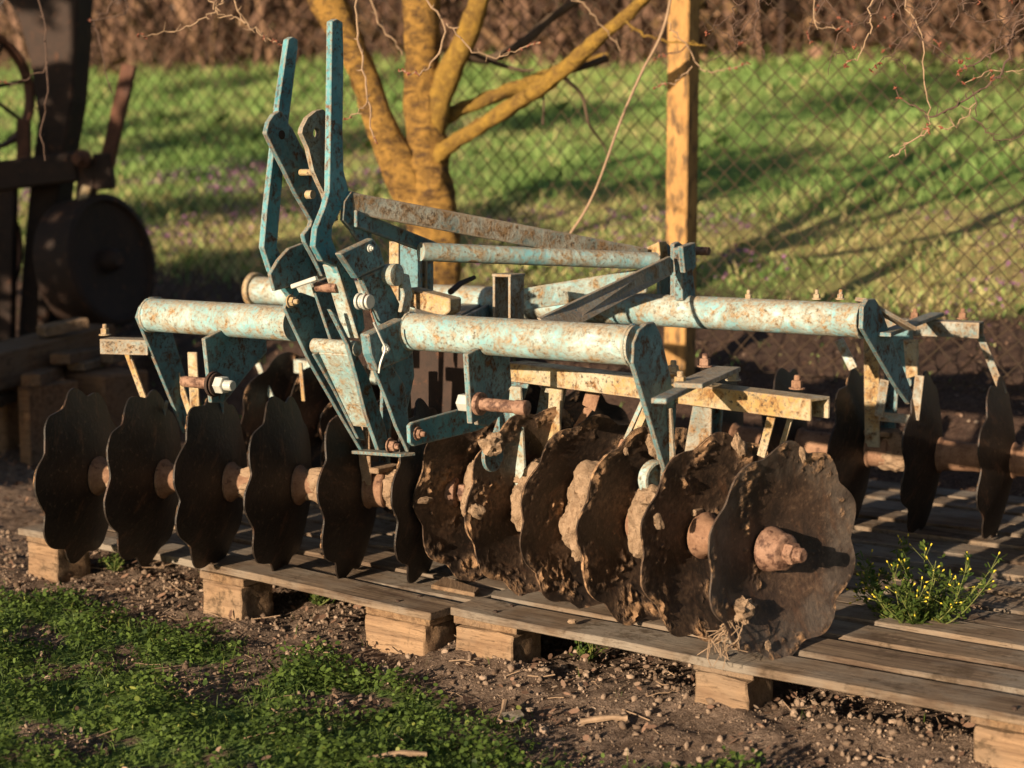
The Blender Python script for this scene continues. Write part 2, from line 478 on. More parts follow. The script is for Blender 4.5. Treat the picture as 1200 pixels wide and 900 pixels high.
gx = axis_pts(-160, 160, -2.6, 2.6, .022); gy = axis_pts(-60, 260, 2.9, 7.2, .022)
Zv = np.zeros((len(gy), len(gx))); Gv = np.zeros_like(Zv); Sv = np.zeros_like(Zv)
for j, y in enumerate(gy):
    for i, x in enumerate(gx):
        Zv[j, i] = rough_z(x, y); Gv[j, i] = max(.62 * front_green(x, y) if y < 7 else 0, back_green(x, y)); Sv[j, i] = straw(x, y)
XX, YY = np.meshgrid(gx, gy)
nx, ny = len(gx), len(gy)
ii = np.arange(nx * ny).reshape(ny, nx)
GF = np.stack([ii[:-1, :-1], ii[:-1, 1:], ii[1:, 1:], ii[1:, :-1]], -1).reshape(-1, 4)
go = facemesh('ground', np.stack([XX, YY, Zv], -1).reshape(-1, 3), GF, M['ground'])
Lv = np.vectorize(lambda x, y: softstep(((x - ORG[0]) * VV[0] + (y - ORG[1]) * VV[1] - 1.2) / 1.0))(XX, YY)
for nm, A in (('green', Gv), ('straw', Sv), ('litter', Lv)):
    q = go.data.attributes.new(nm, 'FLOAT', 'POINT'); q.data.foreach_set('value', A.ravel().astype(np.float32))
go.data.polygons.foreach_set('use_smooth', [True] * len(go.data.polygons))
tag(go, None, None, kind='structure')


def fz(x, y):   # height read from the sheet, bilinear
    i = min(max(np.searchsorted(gx, x) - 1, 0), nx - 2); j = min(max(np.searchsorted(gy, y) - 1, 0), ny - 2)
    a = (x - gx[i]) / (gx[i + 1] - gx[i]); b = (y - gy[j]) / (gy[j + 1] - gy[j])
    return (Zv[j, i] * (1 - a) + Zv[j, i + 1] * a) * (1 - b) + (Zv[j + 1, i] * (1 - a) + Zv[j + 1, i + 1] * a) * b


# foreground clover and grass
def scatter(n, x0, x1, y0, y1, fn):
    out = []
    while len(out) < n:
        x = random.uniform(x0, x1); y = random.uniform(y0, y1)
        if random.random() < fn(x, y): out.append((x, y))
    return out


def in_view(x, y, pad=.12): return abs(x) / y < .301 + pad / y


pts = scatter(26000, -1.8, 1.1, 2.95, 6.0, lambda x, y: (front_green(x, y) ** 1.5 * (.25 + .9 * max(0, fnoise(x * 5, y * 5, 9) + .3))) if in_view(x, y) else 0)
P = np.array([(x, y, fz(x, y) + random.uniform(.0, .045) * (.3 + 1.3 * max(0, fnoise(x * 5, y * 5, 9) + .3))) for x, y in pts])
tint = np.clip(rng.normal(.38, .22, len(P)) + np.array([.25 * fnoise(x * 2.5, y * 2.5, 5) for x, y in pts]), 0, 1)
tag(leaves('clover_lawn', P, rng.uniform(.007, .019, len(P)), rng.uniform(.006, .014, len(P)), M['clover'], tint, .3),
    'low green clover and chickweed covering the foreground lawn', 'ground cover', kind='stuff')
pts = scatter(5000, -1.8, 1.3, 2.95, 6.0, lambda x, y: (front_green(x, y) + .01) * .8 if in_view(x, y) else 0)
P = np.array([(x, y, fz(x, y)) for x, y in pts])
tag(blades('lawn_grass', P, rng.uniform(.015, .05, len(P)), rng.uniform(.0015, .003, len(P)), M['clover'], np.clip(rng.normal(.45, .25, len(P)), 0, 1), .6),
    'thin grass blades among the foreground clover', 'grass', kind='stuff')


# soil crumbs and litter round the pallets
def crumbs(name, pts, r0, r1, mat):
    bm = bmesh.new(); bmesh.ops.create_icosphere(bm, subdivisions=1, radius=1)
    bv = np.array([v.co[:] for v in bm.verts]); bf = np.array([[q.index for q in f.verts] for f in bm.faces]); bm.free()
    n = len(pts); rad = r0 + (r1 - r0) * rng.power(.11, n)
    k = 1 + rng.uniform(-.42, .42, (n, len(bv)))
    sc = rng.uniform(.5, 1.3, (n, 3)); a = rng.uniform(0, 6.28, n)
    V = bv[None] * k[..., None] * sc[:, None, :] * rad[:, None, None]
    c, s = np.cos(a)[:, None], np.sin(a)[:, None]
    V = np.stack([V[..., 0] * c - V[..., 1] * s, V[..., 0] * s + V[..., 1] * c, V[..., 2]], -1)
    base = np.array([(x, y, fz(x, y)) for x, y in pts]); base[:, 2] += rad * .35
    V = (V + base[:, None, :]).reshape(-1, 3)
    F = (bf[None] + (np.arange(n) * len(bv))[:, None, None]).reshape(-1, 3)
    o = facemesh(name, V, F, mat); return o


def soilmask(x, y):
    if not in_view(x, y, .2): return 0
    p = to_local((x, y, 0))
    d = (1 - front_green(x, y)) * (1 - back_green(x, y))
    return d * (.25 + .9 * max(0, fnoise(x * 3.1, y * 3.1, 12) + .35))


pts = scatter(30000, -2.2, 2.0, 3.0, 6.2, soilmask)
tag(crumbs('soil_crumbs', pts, .0018, .0115, M['crumb']), 'loose crumbs of dry brown soil in front of and under the pallets', 'soil', kind='stuff')
pts = scatter(8000, -3.4, 3.6, 3.0, 12.5, lambda x, y: (.10 + (1 - front_green(x, y)) * (1 - back_green(x, y)) * .9) * (.3 + .7 * (fnoise(x * 2, y * 2, 20) > 0)) if in_view(x, y, .2) else 0)
P = np.array([(x, y, fz(x, y) + random.uniform(.002, .02)) for x, y in pts])
tag(leaves('leaf_litter', P, rng.uniform(.008, .034, len(P)), rng.uniform(.005, .018, len(P)), M['litter'], rng.uniform(0, 1, len(P)) ** 1.2, .2),
    'dead brown leaves and straw scattered over the bare soil', 'leaf litter', kind='stuff')
pts = scatter(520, -2.0, 1.6, 3.0, 6.0, lambda x, y: (1 - .75 * front_green(x, y)) if in_view(x, y) else 0)
mb = MB()
for x, y in pts:
    z = fz(x, y) + .006; a = random.uniform(0, 6.28); L = random.uniform(.02, .10)
    q = [(x + math.cos(a) * L * t, y + math.sin(a) * L * t, z + random.uniform(0, .014) * t) for t in (0, .5, 1)]
    mb.tube(q, random.uniform(.0007, .0018), 4)
tag(mb.build('straw_bits', M['twig']), 'bits of dry stem and straw lying on the soil', 'straw', kind='stuff')

# meadow beyond the fence
def meadow_points(n, v0, v1, pw):
    out = []
    while len(out) < n:
        v = v0 + (v1 - v0) * random.random() ** pw
        Y = random.uniform(7, 40); x = random.uniform(-.36, .36) * Y
        vv = (x - ORG[0]) * VV[0] + (Y - ORG[1]) * VV[1]
        if abs(vv - v) < 1.0 and random.random() < back_green(x, Y) + .03: out.append((x, Y))
    return out


pts = meadow_points(60000, 2.4, 19, 1.7)
P = np.array([(x, y, fz(x, y) - .005) for x, y in pts])
dist = P[:, 1] / 8
st = np.array([straw(x, y) for x, y in pts])
tint = np.where(rng.random(len(P)) < st * .7, rng.uniform(.85, 1, len(P)), np.clip(rng.normal(.4, .2, len(P)), 0, .75))
tuft = np.array([.35 + 1.6 * max(0, fnoise(x * 1.6, y * 1.6, 51) + .25) for x, y in pts])
tag(blades('meadow_grass', P, rng.uniform(.02, .085, len(P)) * tuft * dist ** .6, rng.uniform(.004, .010, len(P)) * dist, M['grass'], tint, .7),
    'sunlit green and straw coloured grass on the rising meadow behind the fence', 'grass', kind='stuff')
pts = [(x, y) for x, y in meadow_points(13000, 2.6, 9, 1.0) if fnoise(x * .7, y * .7, 31) > .05 and (3.4 < to_local((x, y, 0))[1] < 6.4 or (x < -1 and 5 < to_local((x, y, 0))[1] < 8.6))]
P = np.array([(x, y, fz(x, y) + random.uniform(.03, .10)) for x, y in pts])
tag(leaves('purple_flowers', P, rng.uniform(.012, .03, len(P)) * P[:, 1] / 9, rng.uniform(.012, .024, len(P)) * P[:, 1] / 9, M['purple'], rng.uniform(0, 1, len(P)), .5),
    'small purple dead nettle flowers dotted through the meadow turf', 'flowers', kind='stuff')

# brown brush at the top of the bank: each stem a leaning ribbon with leaf scraps
def brush_line():
    V = []; T = []; Lp = []
    for k in range(3600):
        xp = random.uniform(-260, 1460)
        base = at(xp, 78 + random.uniform(-14, 6) + 6 * math.sin(xp / 90), 1.0) - CAM
        # march to the meadow surface
        t = 14.0
        while t < 46 and CAMZ + base[2] * t > ground_z(base[0] * t, t): t += .25
        t += random.uniform(0, 5) ** 1.2
        x, y = base[0] * t, t
        z = ground_z(x, y) - .05
        h = random.uniform(.6, 3.4); lx, ly = random.gauss(0, 1.1), random.gauss(0, .7); w = random.uniform(.01, .035) * t / 22
        a = random.uniform(0, 3.14); s = np.array([math.cos(a), math.sin(a), 0]) * w
        p0 = np.array([x, y, z]); p1 = p0 + np.array([lx * .35, ly * .35, h * .55]); p2 = p0 + np.array([lx, ly, h])
        V += [p0 - s, p0 + s, p1 + s * .7, p2, p1 - s * .7]
        T.append(min(1, max(0, random.gauss(.38, .28) + .35 * fnoise(xp / 70, 0, 3))))
    return np.array(V), np.array(T)


V, T = brush_line()
tag(facemesh('dry_brush', V, np.arange(len(V)).reshape(-1, 5), M['brush'], T), 'band of dry brown brush along the top of the meadow', 'brush', kind='stuff')
lp = []
for k in range(24000):
    q = V[random.randrange(len(V) // 5) * 5 + 3] - np.array([random.gauss(0, .15), random.gauss(0, .15), random.uniform(0, 1.6)])
    lp.append(q)
P = np.array(lp)
tag(leaves('brush_foliage', P, rng.uniform(.08, .3, len(P)), rng.uniform(.05, .18, len(P)), M['brush'], np.clip(rng.normal(.40, .25, len(P)) + .7 * np.array([fnoise(q[0] * .6, q[2] * .9, 3) for q in lp]), 0, 1), .3),
    'withered brown leaves clinging to the brush above the meadow', 'brush', kind='stuff')

# ------------------------------------------------------------------ the disc harrow
H = thing('disc_harrow', 'old teal disc harrow with rusty scalloped discs standing on wooden pallets', 'disc harrow', tuple(ORG), -AT)


def plate(name, u, pix, th, mat, bevel=.0018, holes=None):
    poly = [on_u(x, y, u) for x, y in pix]
    return MB().prism(poly, (-th, 0, 0)).build(name, M[mat], H, bevel)


def bolt(p, ax, r=.012, h=.02, mat='rust', parent=H, name='bolt', stud=.012):
    mb = MB(); p = np.asarray(p, float); ax = np.asarray(ax, float); ax = ax / np.linalg.norm(ax)
    mb.lathe(p, ax, [(0, r * 1.55), (.004, r * 1.55)], 16); mb.lathe(p + ax * .004, ax, [(0, r * 1.1), (h * .9, r * 1.1), (h, r * .95)], 6)
    mb.lathe(p + ax * (h + .003), ax, [(0, r * .6), (stud, r * .6), (stud + .002, r * .45)], 12)
    return mb.build(name, M[mat], parent, .0008)


RT = .049
VT1, WT, VT2 = -.311, .91, .67
for a, b in ((-.573, -.012), (.386, 1.072)):
    MB().lathe((a, VT1, WT), (1, 0, 0), [(0, RT)] + [(t * (b - a), RT) for t in np.linspace(.02, .98, 30)] + [(b - a, RT)], 40).build('front_tube', M['tube'], H, 0, True)
mb = MB().lathe((-1.04, VT2, WT), (1, 0, 0), [(0, RT)] + [(t * 2.29, RT) for t in np.linspace(.02, .98, 60)] + [(2.29, RT)], 40)
mb.build('rear_tube', M['tube'], H, 0, True)
MB().lathe((-1.062, VT2, WT), (1, 0, 0), [(0, .060), (.004, .064), (.018, .064), (.022, .060)], 32).build('tube_flange', M['yellow'], H, 0, True)
plate('end_plate', -.573, [(161, 372), (165, 360), (172, 352), (180, 348), (189, 348), (196, 356), (204, 395), (236, 500), (228, 509), (217, 508)], .012, 'teal')
plate('end_plate', 1.08, [(742, 425), (743, 402), (749, 387), (758, 379), (767, 377), (774, 390), (786, 440), (793, 473), (791, 520), (787, 552), (781, 554)], .014, 'teal')
plate('end_plate', 1.268, [(1011, 385), (1012, 360), (1017, 351), (1026, 350), (1032, 360), (1070, 462), (1066, 474), (1050, 452)], .014, 'teal')

def weld(c, r, a0=0, a1=6.29, rr=.0042):
    pts_ = [np.asarray(c) + np.array([0, r * math.cos(a), r * math.sin(a)]) for a in np.linspace(a0, a1, 60)]
    MB().tube(pts_, [rr * (1 + .15 * math.sin(i * 2.1)) for i in range(60)], 7, .3, 90).build('weld_bead', M['tube'], H, 0, True)


weld((-.568, VT1, WT), RT); weld((1.062, VT1, WT), RT); weld((1.25, VT2, WT), RT); weld((.39, VT1, WT), RT)

# --- mast
UL, UR = .08, .25
plate('mast_upright', UL, [(338, 46), (343, 43), (349, 46), (350, 52), (339, 140), (332, 203), (325, 289), (339, 320), (352, 345), (344, 352), (318, 318), (309, 290), (313, 244), (320, 183), (327, 120)], .019, 'mast')
plate('mast_upright', UR, [(389, 25), (395, 22), (402, 26), (403, 67), (402, 150), (403, 200), (409, 223), (413, 238), (400, 246), (390, 265), (389, 280), (395, 294), (414, 324), (424, 352), (428, 385), (420, 396), (409, 352), (394, 313), (378, 306), (369, 289), (371, 268), (381, 243), (386, 225), (387, 170), (388, 100)], .019, 'mast')


def hook(pts, u, hole, mat):
    plate('hook_plate', u, pts, .015, mat)
    c = on_u(*hole, u)
    MB().lathe(c + np.array([-.0005, 0, 0]), (1, 0, 0), [(0, .012), (.002, .012)], 20).build('hook_eye', M['dark_iron'], H)


hk = [(327.5, 130), (321, 134), (315, 143), (312, 156), (322, 177), (333, 198), (347, 227), (360, 249), (365.5, 259), (364, 265), (356, 275), (358, 284), (368, 302), (378, 324), (394, 318), (392, 290), (386, 262), (378, 238), (364, 191), (352, 168), (343, 150), (340, 147), (331, 131)]
hook(hk, .118, (330, 158), 'teal')
hk2 = [(378, 128), (371, 130), (361, 138), (355, 150), (354, 156), (362, 174), (368, 200), (374, 214), (380, 226), (384, 238), (388, 262), (396, 258), (394, 200), (391, 150), (388, 135)]
plate('hook_plate', .196, hk2, .015, 'brace')
hp = [o for o in H.children if o.name.startswith('hook_plate')][-1]
cut = MB().lathe(np.array(on_u(371, 156, .196)) + (-.03, 0, 0), (1, 0, 0), [(0, .0135), (.06, .0135)], 20).build('cutter', None, H)
hp.modifiers.clear(); bo = hp.modifiers.new('hole', 'BOOLEAN'); bo.operation = 'DIFFERENCE'; bo.object = cut; bo.solver = 'EXACT'
bpy.context.view_layer.update(); me2 = bpy.data.meshes.new_from_object(hp.evaluated_get(bpy.context.evaluated_depsgraph_get()))
hp.modifiers.clear(); hp.data = me2; bpy.data.objects.remove(cut)
plate('mast_web', .10, [(317, 321), (327, 304), (339, 291), (355, 285), (366, 305), (374, 321), (345, 335), (322, 341)], .012, 'teal')
MB().bar(on_u(342, 336, .11), on_u(371, 326, .20), .012, .012).build('spacer_rod', M['zinc'], H, .002)
MB().lathe(on_u(352, 202, .12), (1, 0, 0), [(0, .009), (.05, .009)], 14).build('spacer_rod', M['yellow'], H, 0, True)
MB().lathe(on_u(360, 228, .12), (1, 0, 0), [(0, .012), (.02, .012)], 14).build('hitch_pin', M['yellow'], H, 0, True)
MB().lathe(on_u(372, 336, .16), (1, 0, 0), [(0, .014), (.07, .014), (.071, .009)], 16).build('hitch_pin', M['pin'], H, 0, True)
# lower mast: front channel, straps and the V legs
p0 = np.array(on_u(394, 311, UR)); p1 = np.array(on_u(420, 397, UR)); ew = np.array([-.048, 0, 0])
MB().prism([p0, p1, p1 + ew, p0 + ew], (0, .012, .004)).build('mast_channel', M['tube'], H, .002)
leg1 = [(334, 361), (338, 350), (345, 345), (354, 343), (374, 350), (384, 380), (392, 414), (432, 524), (424, 528), (402, 491), (364, 425)]
plate('mast_leg', .075, leg1, .012, 'teal')
plate('mast_leg', .118, [(368, 415), (375, 412), (398, 452), (426, 505), (428, 516), (420, 514), (393, 459)], .010, 'teal')
plate('mast_leg', .235, [(387, 362), (397, 372), (412, 402), (432, 440), (452, 500), (456, 522), (444, 528), (429, 485), (418, 440), (408, 404)], .014, 'teal')
plate('mast_leg', .30, [(431, 391), (441, 386), (455, 420), (475, 452), (478, 480), (482, 520), (479, 530), (465, 500), (453, 467), (441, 437), (432, 414)], .012, 'teal')
plate('mast_gusset', .292, [(444, 434), (484, 412), (486, 440), (478, 480), (481, 515), (470, 505), (458, 470)], .008, 'teal')
MB().bar(on_u(392, 414, .17), on_u(432, 500, .17), .115, .008, (0, 1, .6)).build('mast_panel', M['tube'], H, .0015)
a, b = on_u(420, 529, .07), on_u(478, 533, .305)
MB().bar(a, b, .05, .009).build('mast_foot', M['teal'], H, .0015)
plate('mast_web', .13, [(366, 332), (392, 322), (416, 396), (388, 398)], .010, 'teal')
MB().lathe(on_u(368, 405, .085), (1, 0, 0), [(0, .019), (.002, .021), (.15, .021), (.152, .019)], 24).build('cross_pin', M['tube'], H, 0, True)
bolt(on_u(457, 522, .24), (1, 0, 0), .014, .016, 'pin')
bolt(on_u(340, 353, .082), (1, 0, 0), .012, .012, 'yellow')
# clamp box on the right tube end
cb = [(432, 392), (472, 373), (482, 382), (485, 412), (478, 420), (443, 435), (435, 415)]
plate('tube_clamp', .392, cb, .03, 'teal', .003)
bolt(on_u(451, 409, .394), (1, 0, 0), .009, .006, 'zinc', stud=.004)
pth = smooth_path([on_u(438, 378, .40), on_u(447, 398, .405), on_u(451, 409, .41), on_u(446, 425, .405), on_u(444, 437, .40)], 4)
MB().tube(pth, .003, 6).build('linch_clip', M['zinc'], H, 0, True)
# raked strut behind the right upright
plate('strut_sleeve', .315, [(399, 297), (437, 279), (446, 290), (452, 311), (425, 323), (419, 327)], .022, 'teal', .003)
plate('strut', .307, [(423, 325), (450, 313), (457, 332), (470, 358), (478, 372), (448, 384)], .018, 'teal', .003)
bolt(on_u(433, 291, .317), (1, 0, 0), .007, .006, 'zinc', stud=.003)
mb = MB()
for k in range(4): mb.lathe(on_u(420, 353, .27) + np.array([k * .011, 0, 0]), (1, 0, 0), [(0, .022 - .003 * (k % 2)), (.008, .022 - .003 * (k % 2))], 20)
mb.build('washer_stack', M['zinc'], H, .001)
MB().lathe(on_u(462, 322, .33), (1, 0, 0), [(-.05, .026), (0, .03), (.01, .03), (.012, .02)], 20).build('strut_boss', M['tube'], H, 0, True)
MB().tube([on_u(428, 345, .30), on_u(438, 375, .30), on_u(447, 398, .395)], .0035, 6).build('linch_chain', M['pin'], H, 0, True)
MB().prism([on_u(x, y, .335) for x, y in ((466, 318), (480, 322), (484, 345), (480, 365), (470, 366), (474, 345), (470, 330))], (-.012, 0, 0)).build('strut_hook', M['tube'], H, .002)

# --- braces from mast to rear yoke
ua, va = UR, None
g0 = on_u(409, 226, UR); g1 = on_v(758, 300, .60)


def flatbar(name, a_top, a_bot, b_top, b_bot, th, mat, nrm):
    n = np.asarray(nrm, float); n /= np.linalg.norm(n)
    return MB().prism([a_top, b_top, b_bot, a_bot], -n * th).build(name, M[mat], H, .002)


dn = np.cross(np.array(g1) - np.array(g0), (0, 0, 1)); dn = dn / np.linalg.norm(dn)
flatbar('top_brace', on_u(411, 225, UR + .004), on_u(411, 250, UR + .004), on_v(760, 291, .60), on_v(757, 314, .60), .014, 'brace', dn)
plate('brace_gusset', UR + .006, [(404, 236), (412, 224), (430, 229), (436, 258), (436, 281), (423, 287), (412, 270), (402, 258)], .012, 'teal')
a = on_u(322, 288, UL + .0); b = on_v(768, 306, .58)
MB().tube([np.array(a) * (1 - t) + np.array(b) * t for t in np.linspace(.355, 1, 24)], .026, 24).build('lower_brace', M['tube'], H, 0, True)
a0, a1 = on_u(418, 246, UR + .02), on_u(418, 266, UR + .02)
tq = .36
pA = np.array(on_u(322, 288, UL)) * (1 - tq) + np.array(on_v(768, 306, .58)) * tq
b0 = on_u(512, 284, pA[0] - .03); b1 = on_u(517, 303, pA[0] - .03)
flatbar('diagonal_brace', a0, a1, b0, b1, .010, 'teal', np.cross(np.array(b0) - a0, (0, 0, 1)))
# standards inside the frame (between mast and rear tube)
for x0, x1, ys, ye, v, mt in ((457, 468, 283, 332, .05, 'yellow'), (468, 494, 285, 335, .18, 'teal'), (493, 500, 300, 330, .22, 'yellow'), (484, 507, 298, 332, .30, 'teal')):
    q0 = on_v((x0 + x1) / 2, ys, v); q1 = on_v((x0 + x1) / 2, ye + 20, v); w = abs(on_v(x1, ys, v)[0] - on_v(x0, ys, v)[0])
    MB().bar(q0, q1, w, .010, (0, 1, 0)).build('frame_standard', M[mt], H, .0015)

# rear yoke on the rear tube
YK = []
for x0, x1, u in ((771, 778, .60), (787, 795, .655)):
    q = [on_u(x, y, u) for x, y in ((x0 + 3, 286), (x0 + 8, 283), (x0 + 14, 287), (x0 + 15, 300), (x0 + 17, 352), (x0 + 3, 352))]
    MB().prism(q, (-.014, 0, 0)).build('yoke_plate', M['teal'], H, .002)
plate('yoke_plate', .70, [(799, 291), (815, 285), (816, 312), (812, 318), (816, 352), (800, 352)], .03, 'teal')
plate('yoke_head', .715, [(800, 289), (815, 284), (816, 312), (803, 320)], .018, 'teal')
MB().lathe(on_u(783, 293, .58), (1, 0, 0), [(0, .013), (.14, .013)], 16).build('yoke_pin', M['pin'], H, 0, True)
MB().prism([on_v(x, y, .62) for x, y in ((757, 290), (772, 283), (775, 310), (760, 314))], (0, .05, 0)).build('yoke_block', M['yellow'], H, .002)
# dark bar from yoke forward to front tube, pale bar running across the frame
a0, a1 = on_v(786, 300, .58), on_v(788, 322, .58)
b0, b1 = on_v(632, 373, -.25), on_v(652, 395, -.25)
flatbar('side_brace', a0, a1, b1, b0, .012, 'brace', (1, -.3, 0)) if False else MB().prism([a0, a1, b1, b0], (-.012, .004, 0)).build('side_brace', M['brace'], H, .002)
c0, c1 = on_v(757, 314, .55), on_v(757, 343, .55)
d0, d1 = on_v(612, 338, .30), on_v(612, 364, .30)
MB().prism([c0, c1, d1, d0], (0, .012, 0)).build('cross_brace', M['tube'], H, .002)
# channel stub
ch = MB()
us, vs = .60, .02
A = on_v(586, 322, vs); wst = A[2]
st0 = on_v(597, 378, vs)[2] - .03
uL = on_v(577, 340, vs)[0]; uR_ = on_v(598, 340, vs)[0]
for uu in (uL, uR_ - .008): ch.box((uu + .004, vs + .035, (wst + st0) / 2), .008, .07, wst - st0)
ch.box(((uL + uR_) / 2, vs + .036, wst - .004 + .002), uR_ - uL + .004, .074, .008)
ch.build('channel_post', M['brace'], H, .0015)
# longitudinal frame beam with lichened top, and end block
t = [on_w(x, y, .905) for x, y in ((486, 347), (530, 333), (598, 337), (545, 366), (527, 377), (486, 372))]
MB().prism(t, (0, 0, -.012)).build('frame_top_plate', M['brace'], H, .002)
q0, q1 = on_w(527, 377, .905), on_w(594, 345, .905)
MB().prism([q0, q1, np.array(q1) + (0, 0, -.05), np.array(q0) + (0, 0, -.05)], (.010, .006, 0)).build('frame_beam', M['teal'], H, .002)
MB().prism([on_v(x, y, .22) for x, y in ((478, 395), (560, 395), (560, 470), (520, 500), (482, 490))], (0, .012, 0)).build('frame_plate', M['dark_iron'], H, .002)
MB().prism([on_v(x, y, -.20) for x, y in ((477, 337), (527, 350), (527, 365), (519, 371), (477, 359))], (.0, .055, 0)).build('frame_block', M['yellow'], H, .003)
pth = [on_w(528, 342, .965), on_w(540, 332, .985), on_w(556, 325, 1.0)]
MB().tube(pth, [.010, .009, .007], 8).build('frame_rod', M['dark_iron'], H, 0, True)

# --- lower hitch plates with pins
plate('hitch_plate', -.25, [(240, 397), (276, 378), (303, 377), (313, 396), (313, 413), (297, 430), (277, 455), (263, 472), (248, 472)], .014, 'teal')
plate('hitch_plate', .64, [(548, 415), (592, 393), (598, 402), (598, 424), (600, 452), (572, 487), (553, 497)], .016, 'teal')
pc = on_u(249, 450, -.25)
MB().lathe(pc + np.array([-.115, 0, 0]), (1, 0, 0), [(0, .008), (.001, .015), (.012, .016), (.10, .016)], 20).build('hitch_pin', M['pin'], H, 0, True)
pc2 = pc + np.array([.0, .0, 0])
mb = MB(); mb.lathe(pc2, (1, 0, 0), [(0, .036), (.010, .036)], 24); mb.lathe(pc2 + (.014, 0, 0), (1, 0, 0), [(0, .033), (.006, .033)], 24)
mb.build('washer', M['dark_iron'], H, .001)
mb = MB(); mb.lathe(pc2 + (.022, 0, 0), (1, 0, 0), [(0, .026), (.026, .026), (.028, .023)], 6); mb.lathe(pc2 + (.05, 0, 0), (1, 0, 0), [(0, .015), (.026, .015), (.028, .012)], 16)
mb.build('hitch_nut', M['zinc'], H, .001)
pc = on_u(560, 473, .64)
MB().lathe(pc + (.0, 0, 0), (1, 0, 0), [(0, .030), (.012, .030), (.014, .017), (.115, .0165), (.118, .019), (.15, .019), (.152, .012)], 20).build('hitch_pin', M['pin'], H, 0, True)
MB().lathe(pc + (-.055, 0, 0), (1, 0, 0), [(0, .020), (.002, .024), (.036, .024)], 6).build('hitch_nut', M['zinc'], H, .001)
plate('hitch_strap', .44, [(480, 499), (484, 495), (545, 478), (568, 478), (570, 500), (560, 505), (486, 523), (481, 519)], .012, 'mast')
bolt(on_u(489, 508, .44), (1, 0, 0), .012, .010, 'pin')
plate('hitch_ear', .60, [(556, 470), (598, 456), (596, 480), (572, 500), (560, 498)], .012, 'teal')

# --- disc gangs
DR, SP = .266, .2158


def disc_mesh(seed, soil_amt, dish=.055, nl=10, amp=.085):
    """scalloped dished blade, axis x, hollow towards +x; soil crust is real relief"""
    nr, na = 34, 200; th = .005
    ph = seed * 1.3
    def rim(a):
        w = .5 - .5 * math.cos(nl * (a + ph) + .7 * fnoise(math.cos(a), math.sin(a), seed * 1.7))
        return DR * (1.012 - amp * (1 - w ** .7) + .014 * fnoise(math.cos(a) * 3, math.sin(a) * 3, seed * 3.1))
    vs = []; soil = []; ring = []
    for side in (0, 1):
        for i in range(nr):
            f = .035 / DR + (1 - .035 / DR) * (i / (nr - 1)) ** .85
            for k in range(na):
                a = 2 * math.pi * k / na; rr = DR * f * (1 + (rim(a) / DR - 1) * softstep((f - .74) / .26)); r0 = rr
                x = -dish * max(0, 1 - (max(r0 - .06, 0) / (DR - .06)) ** 1.15)
                y, z = rr * math.cos(a), rr * math.sin(a)
                nz = fnoise(y * 9 + seed * 7, z * 9, seed + side * 9, 5); n2 = fnoise(y * 55, z * 55, seed + side * 5, 4)
                edge = softstep((f - .62) / .33)
                s = max(0.0, (edge * .40 + nz * .85 + soil_amt - .62 + n2 * .45)) if (side == 0 or soil_amt > .25) else 0.0
                s = min(s, .75)
                if side: s *= .6
                rel = (.010 * s + .012 * s * n2) * (1 if f < .97 else .3)
                vs.append((x + (th / 2 + rel if side == 0 else -th / 2 - rel), y, z)); soil.append(min(1, s * 2.2)); ring.append(softstep((f - .60 - .14 * nz) / .2) * (1 if side == 0 else .6))
    fs = []
    for side in (0, 1):
        o = side * nr * na
        for i in range(nr - 1):
            for k in range(na):
                q = (o + i * na + k, o + i * na + (k + 1) % na, o + (i + 1) * na + (k + 1) % na, o + (i + 1) * na + k)
                fs.append(q[::-1] if side == 0 else q)
    fs = [f[::-1] for f in fs]
    for k in range(na):
        i0 = (nr - 1) * na; fs.append((i0 + k, nr * na + i0 + k, nr * na + i0 + (k + 1) % na, i0 + (k + 1) % na))
    me = bpy.data.meshes.new('disc_blade'); me.from_pydata(vs, [], fs); me.update()
    q = me.attributes.new('soil', 'FLOAT', 'POINT'); q.data.foreach_set('value', soil)
    q = me.attributes.new('ring', 'FLOAT', 'POINT'); q.data.foreach_set('value', ring)
    me.polygons.foreach_set('use_smooth', [True] * len(me.polygons)); me.set_sharp_from_angle(angle=R(45))
    return me


dirty = [disc_mesh(s, q_) for s, q_ in ((1, .30), (2, .36), (3, .28), (9, .34), (10, .30))]
clean = [disc_mesh(s, .05, nl=9, amp=.105) for s in (4, 5, 6, 11, 12, 13)]
last = disc_mesh(8, .24); last.materials.append(M['disc_bare'])
for m_ in dirty: m_.materials.append(M['disc'])
for m_ in clean: m_.materials.append(M['disc_shaded'])
AXW = .4147


def lumps(parent, items, name='soil_clod', mat='soil'):
    mb = MB()
    for c, r, sd in items: mb.blob(c, r[0], r[1], r[2], .45, 1.6, 3, sd)
    return mb.build(name, M[mat], parent, 0, True)


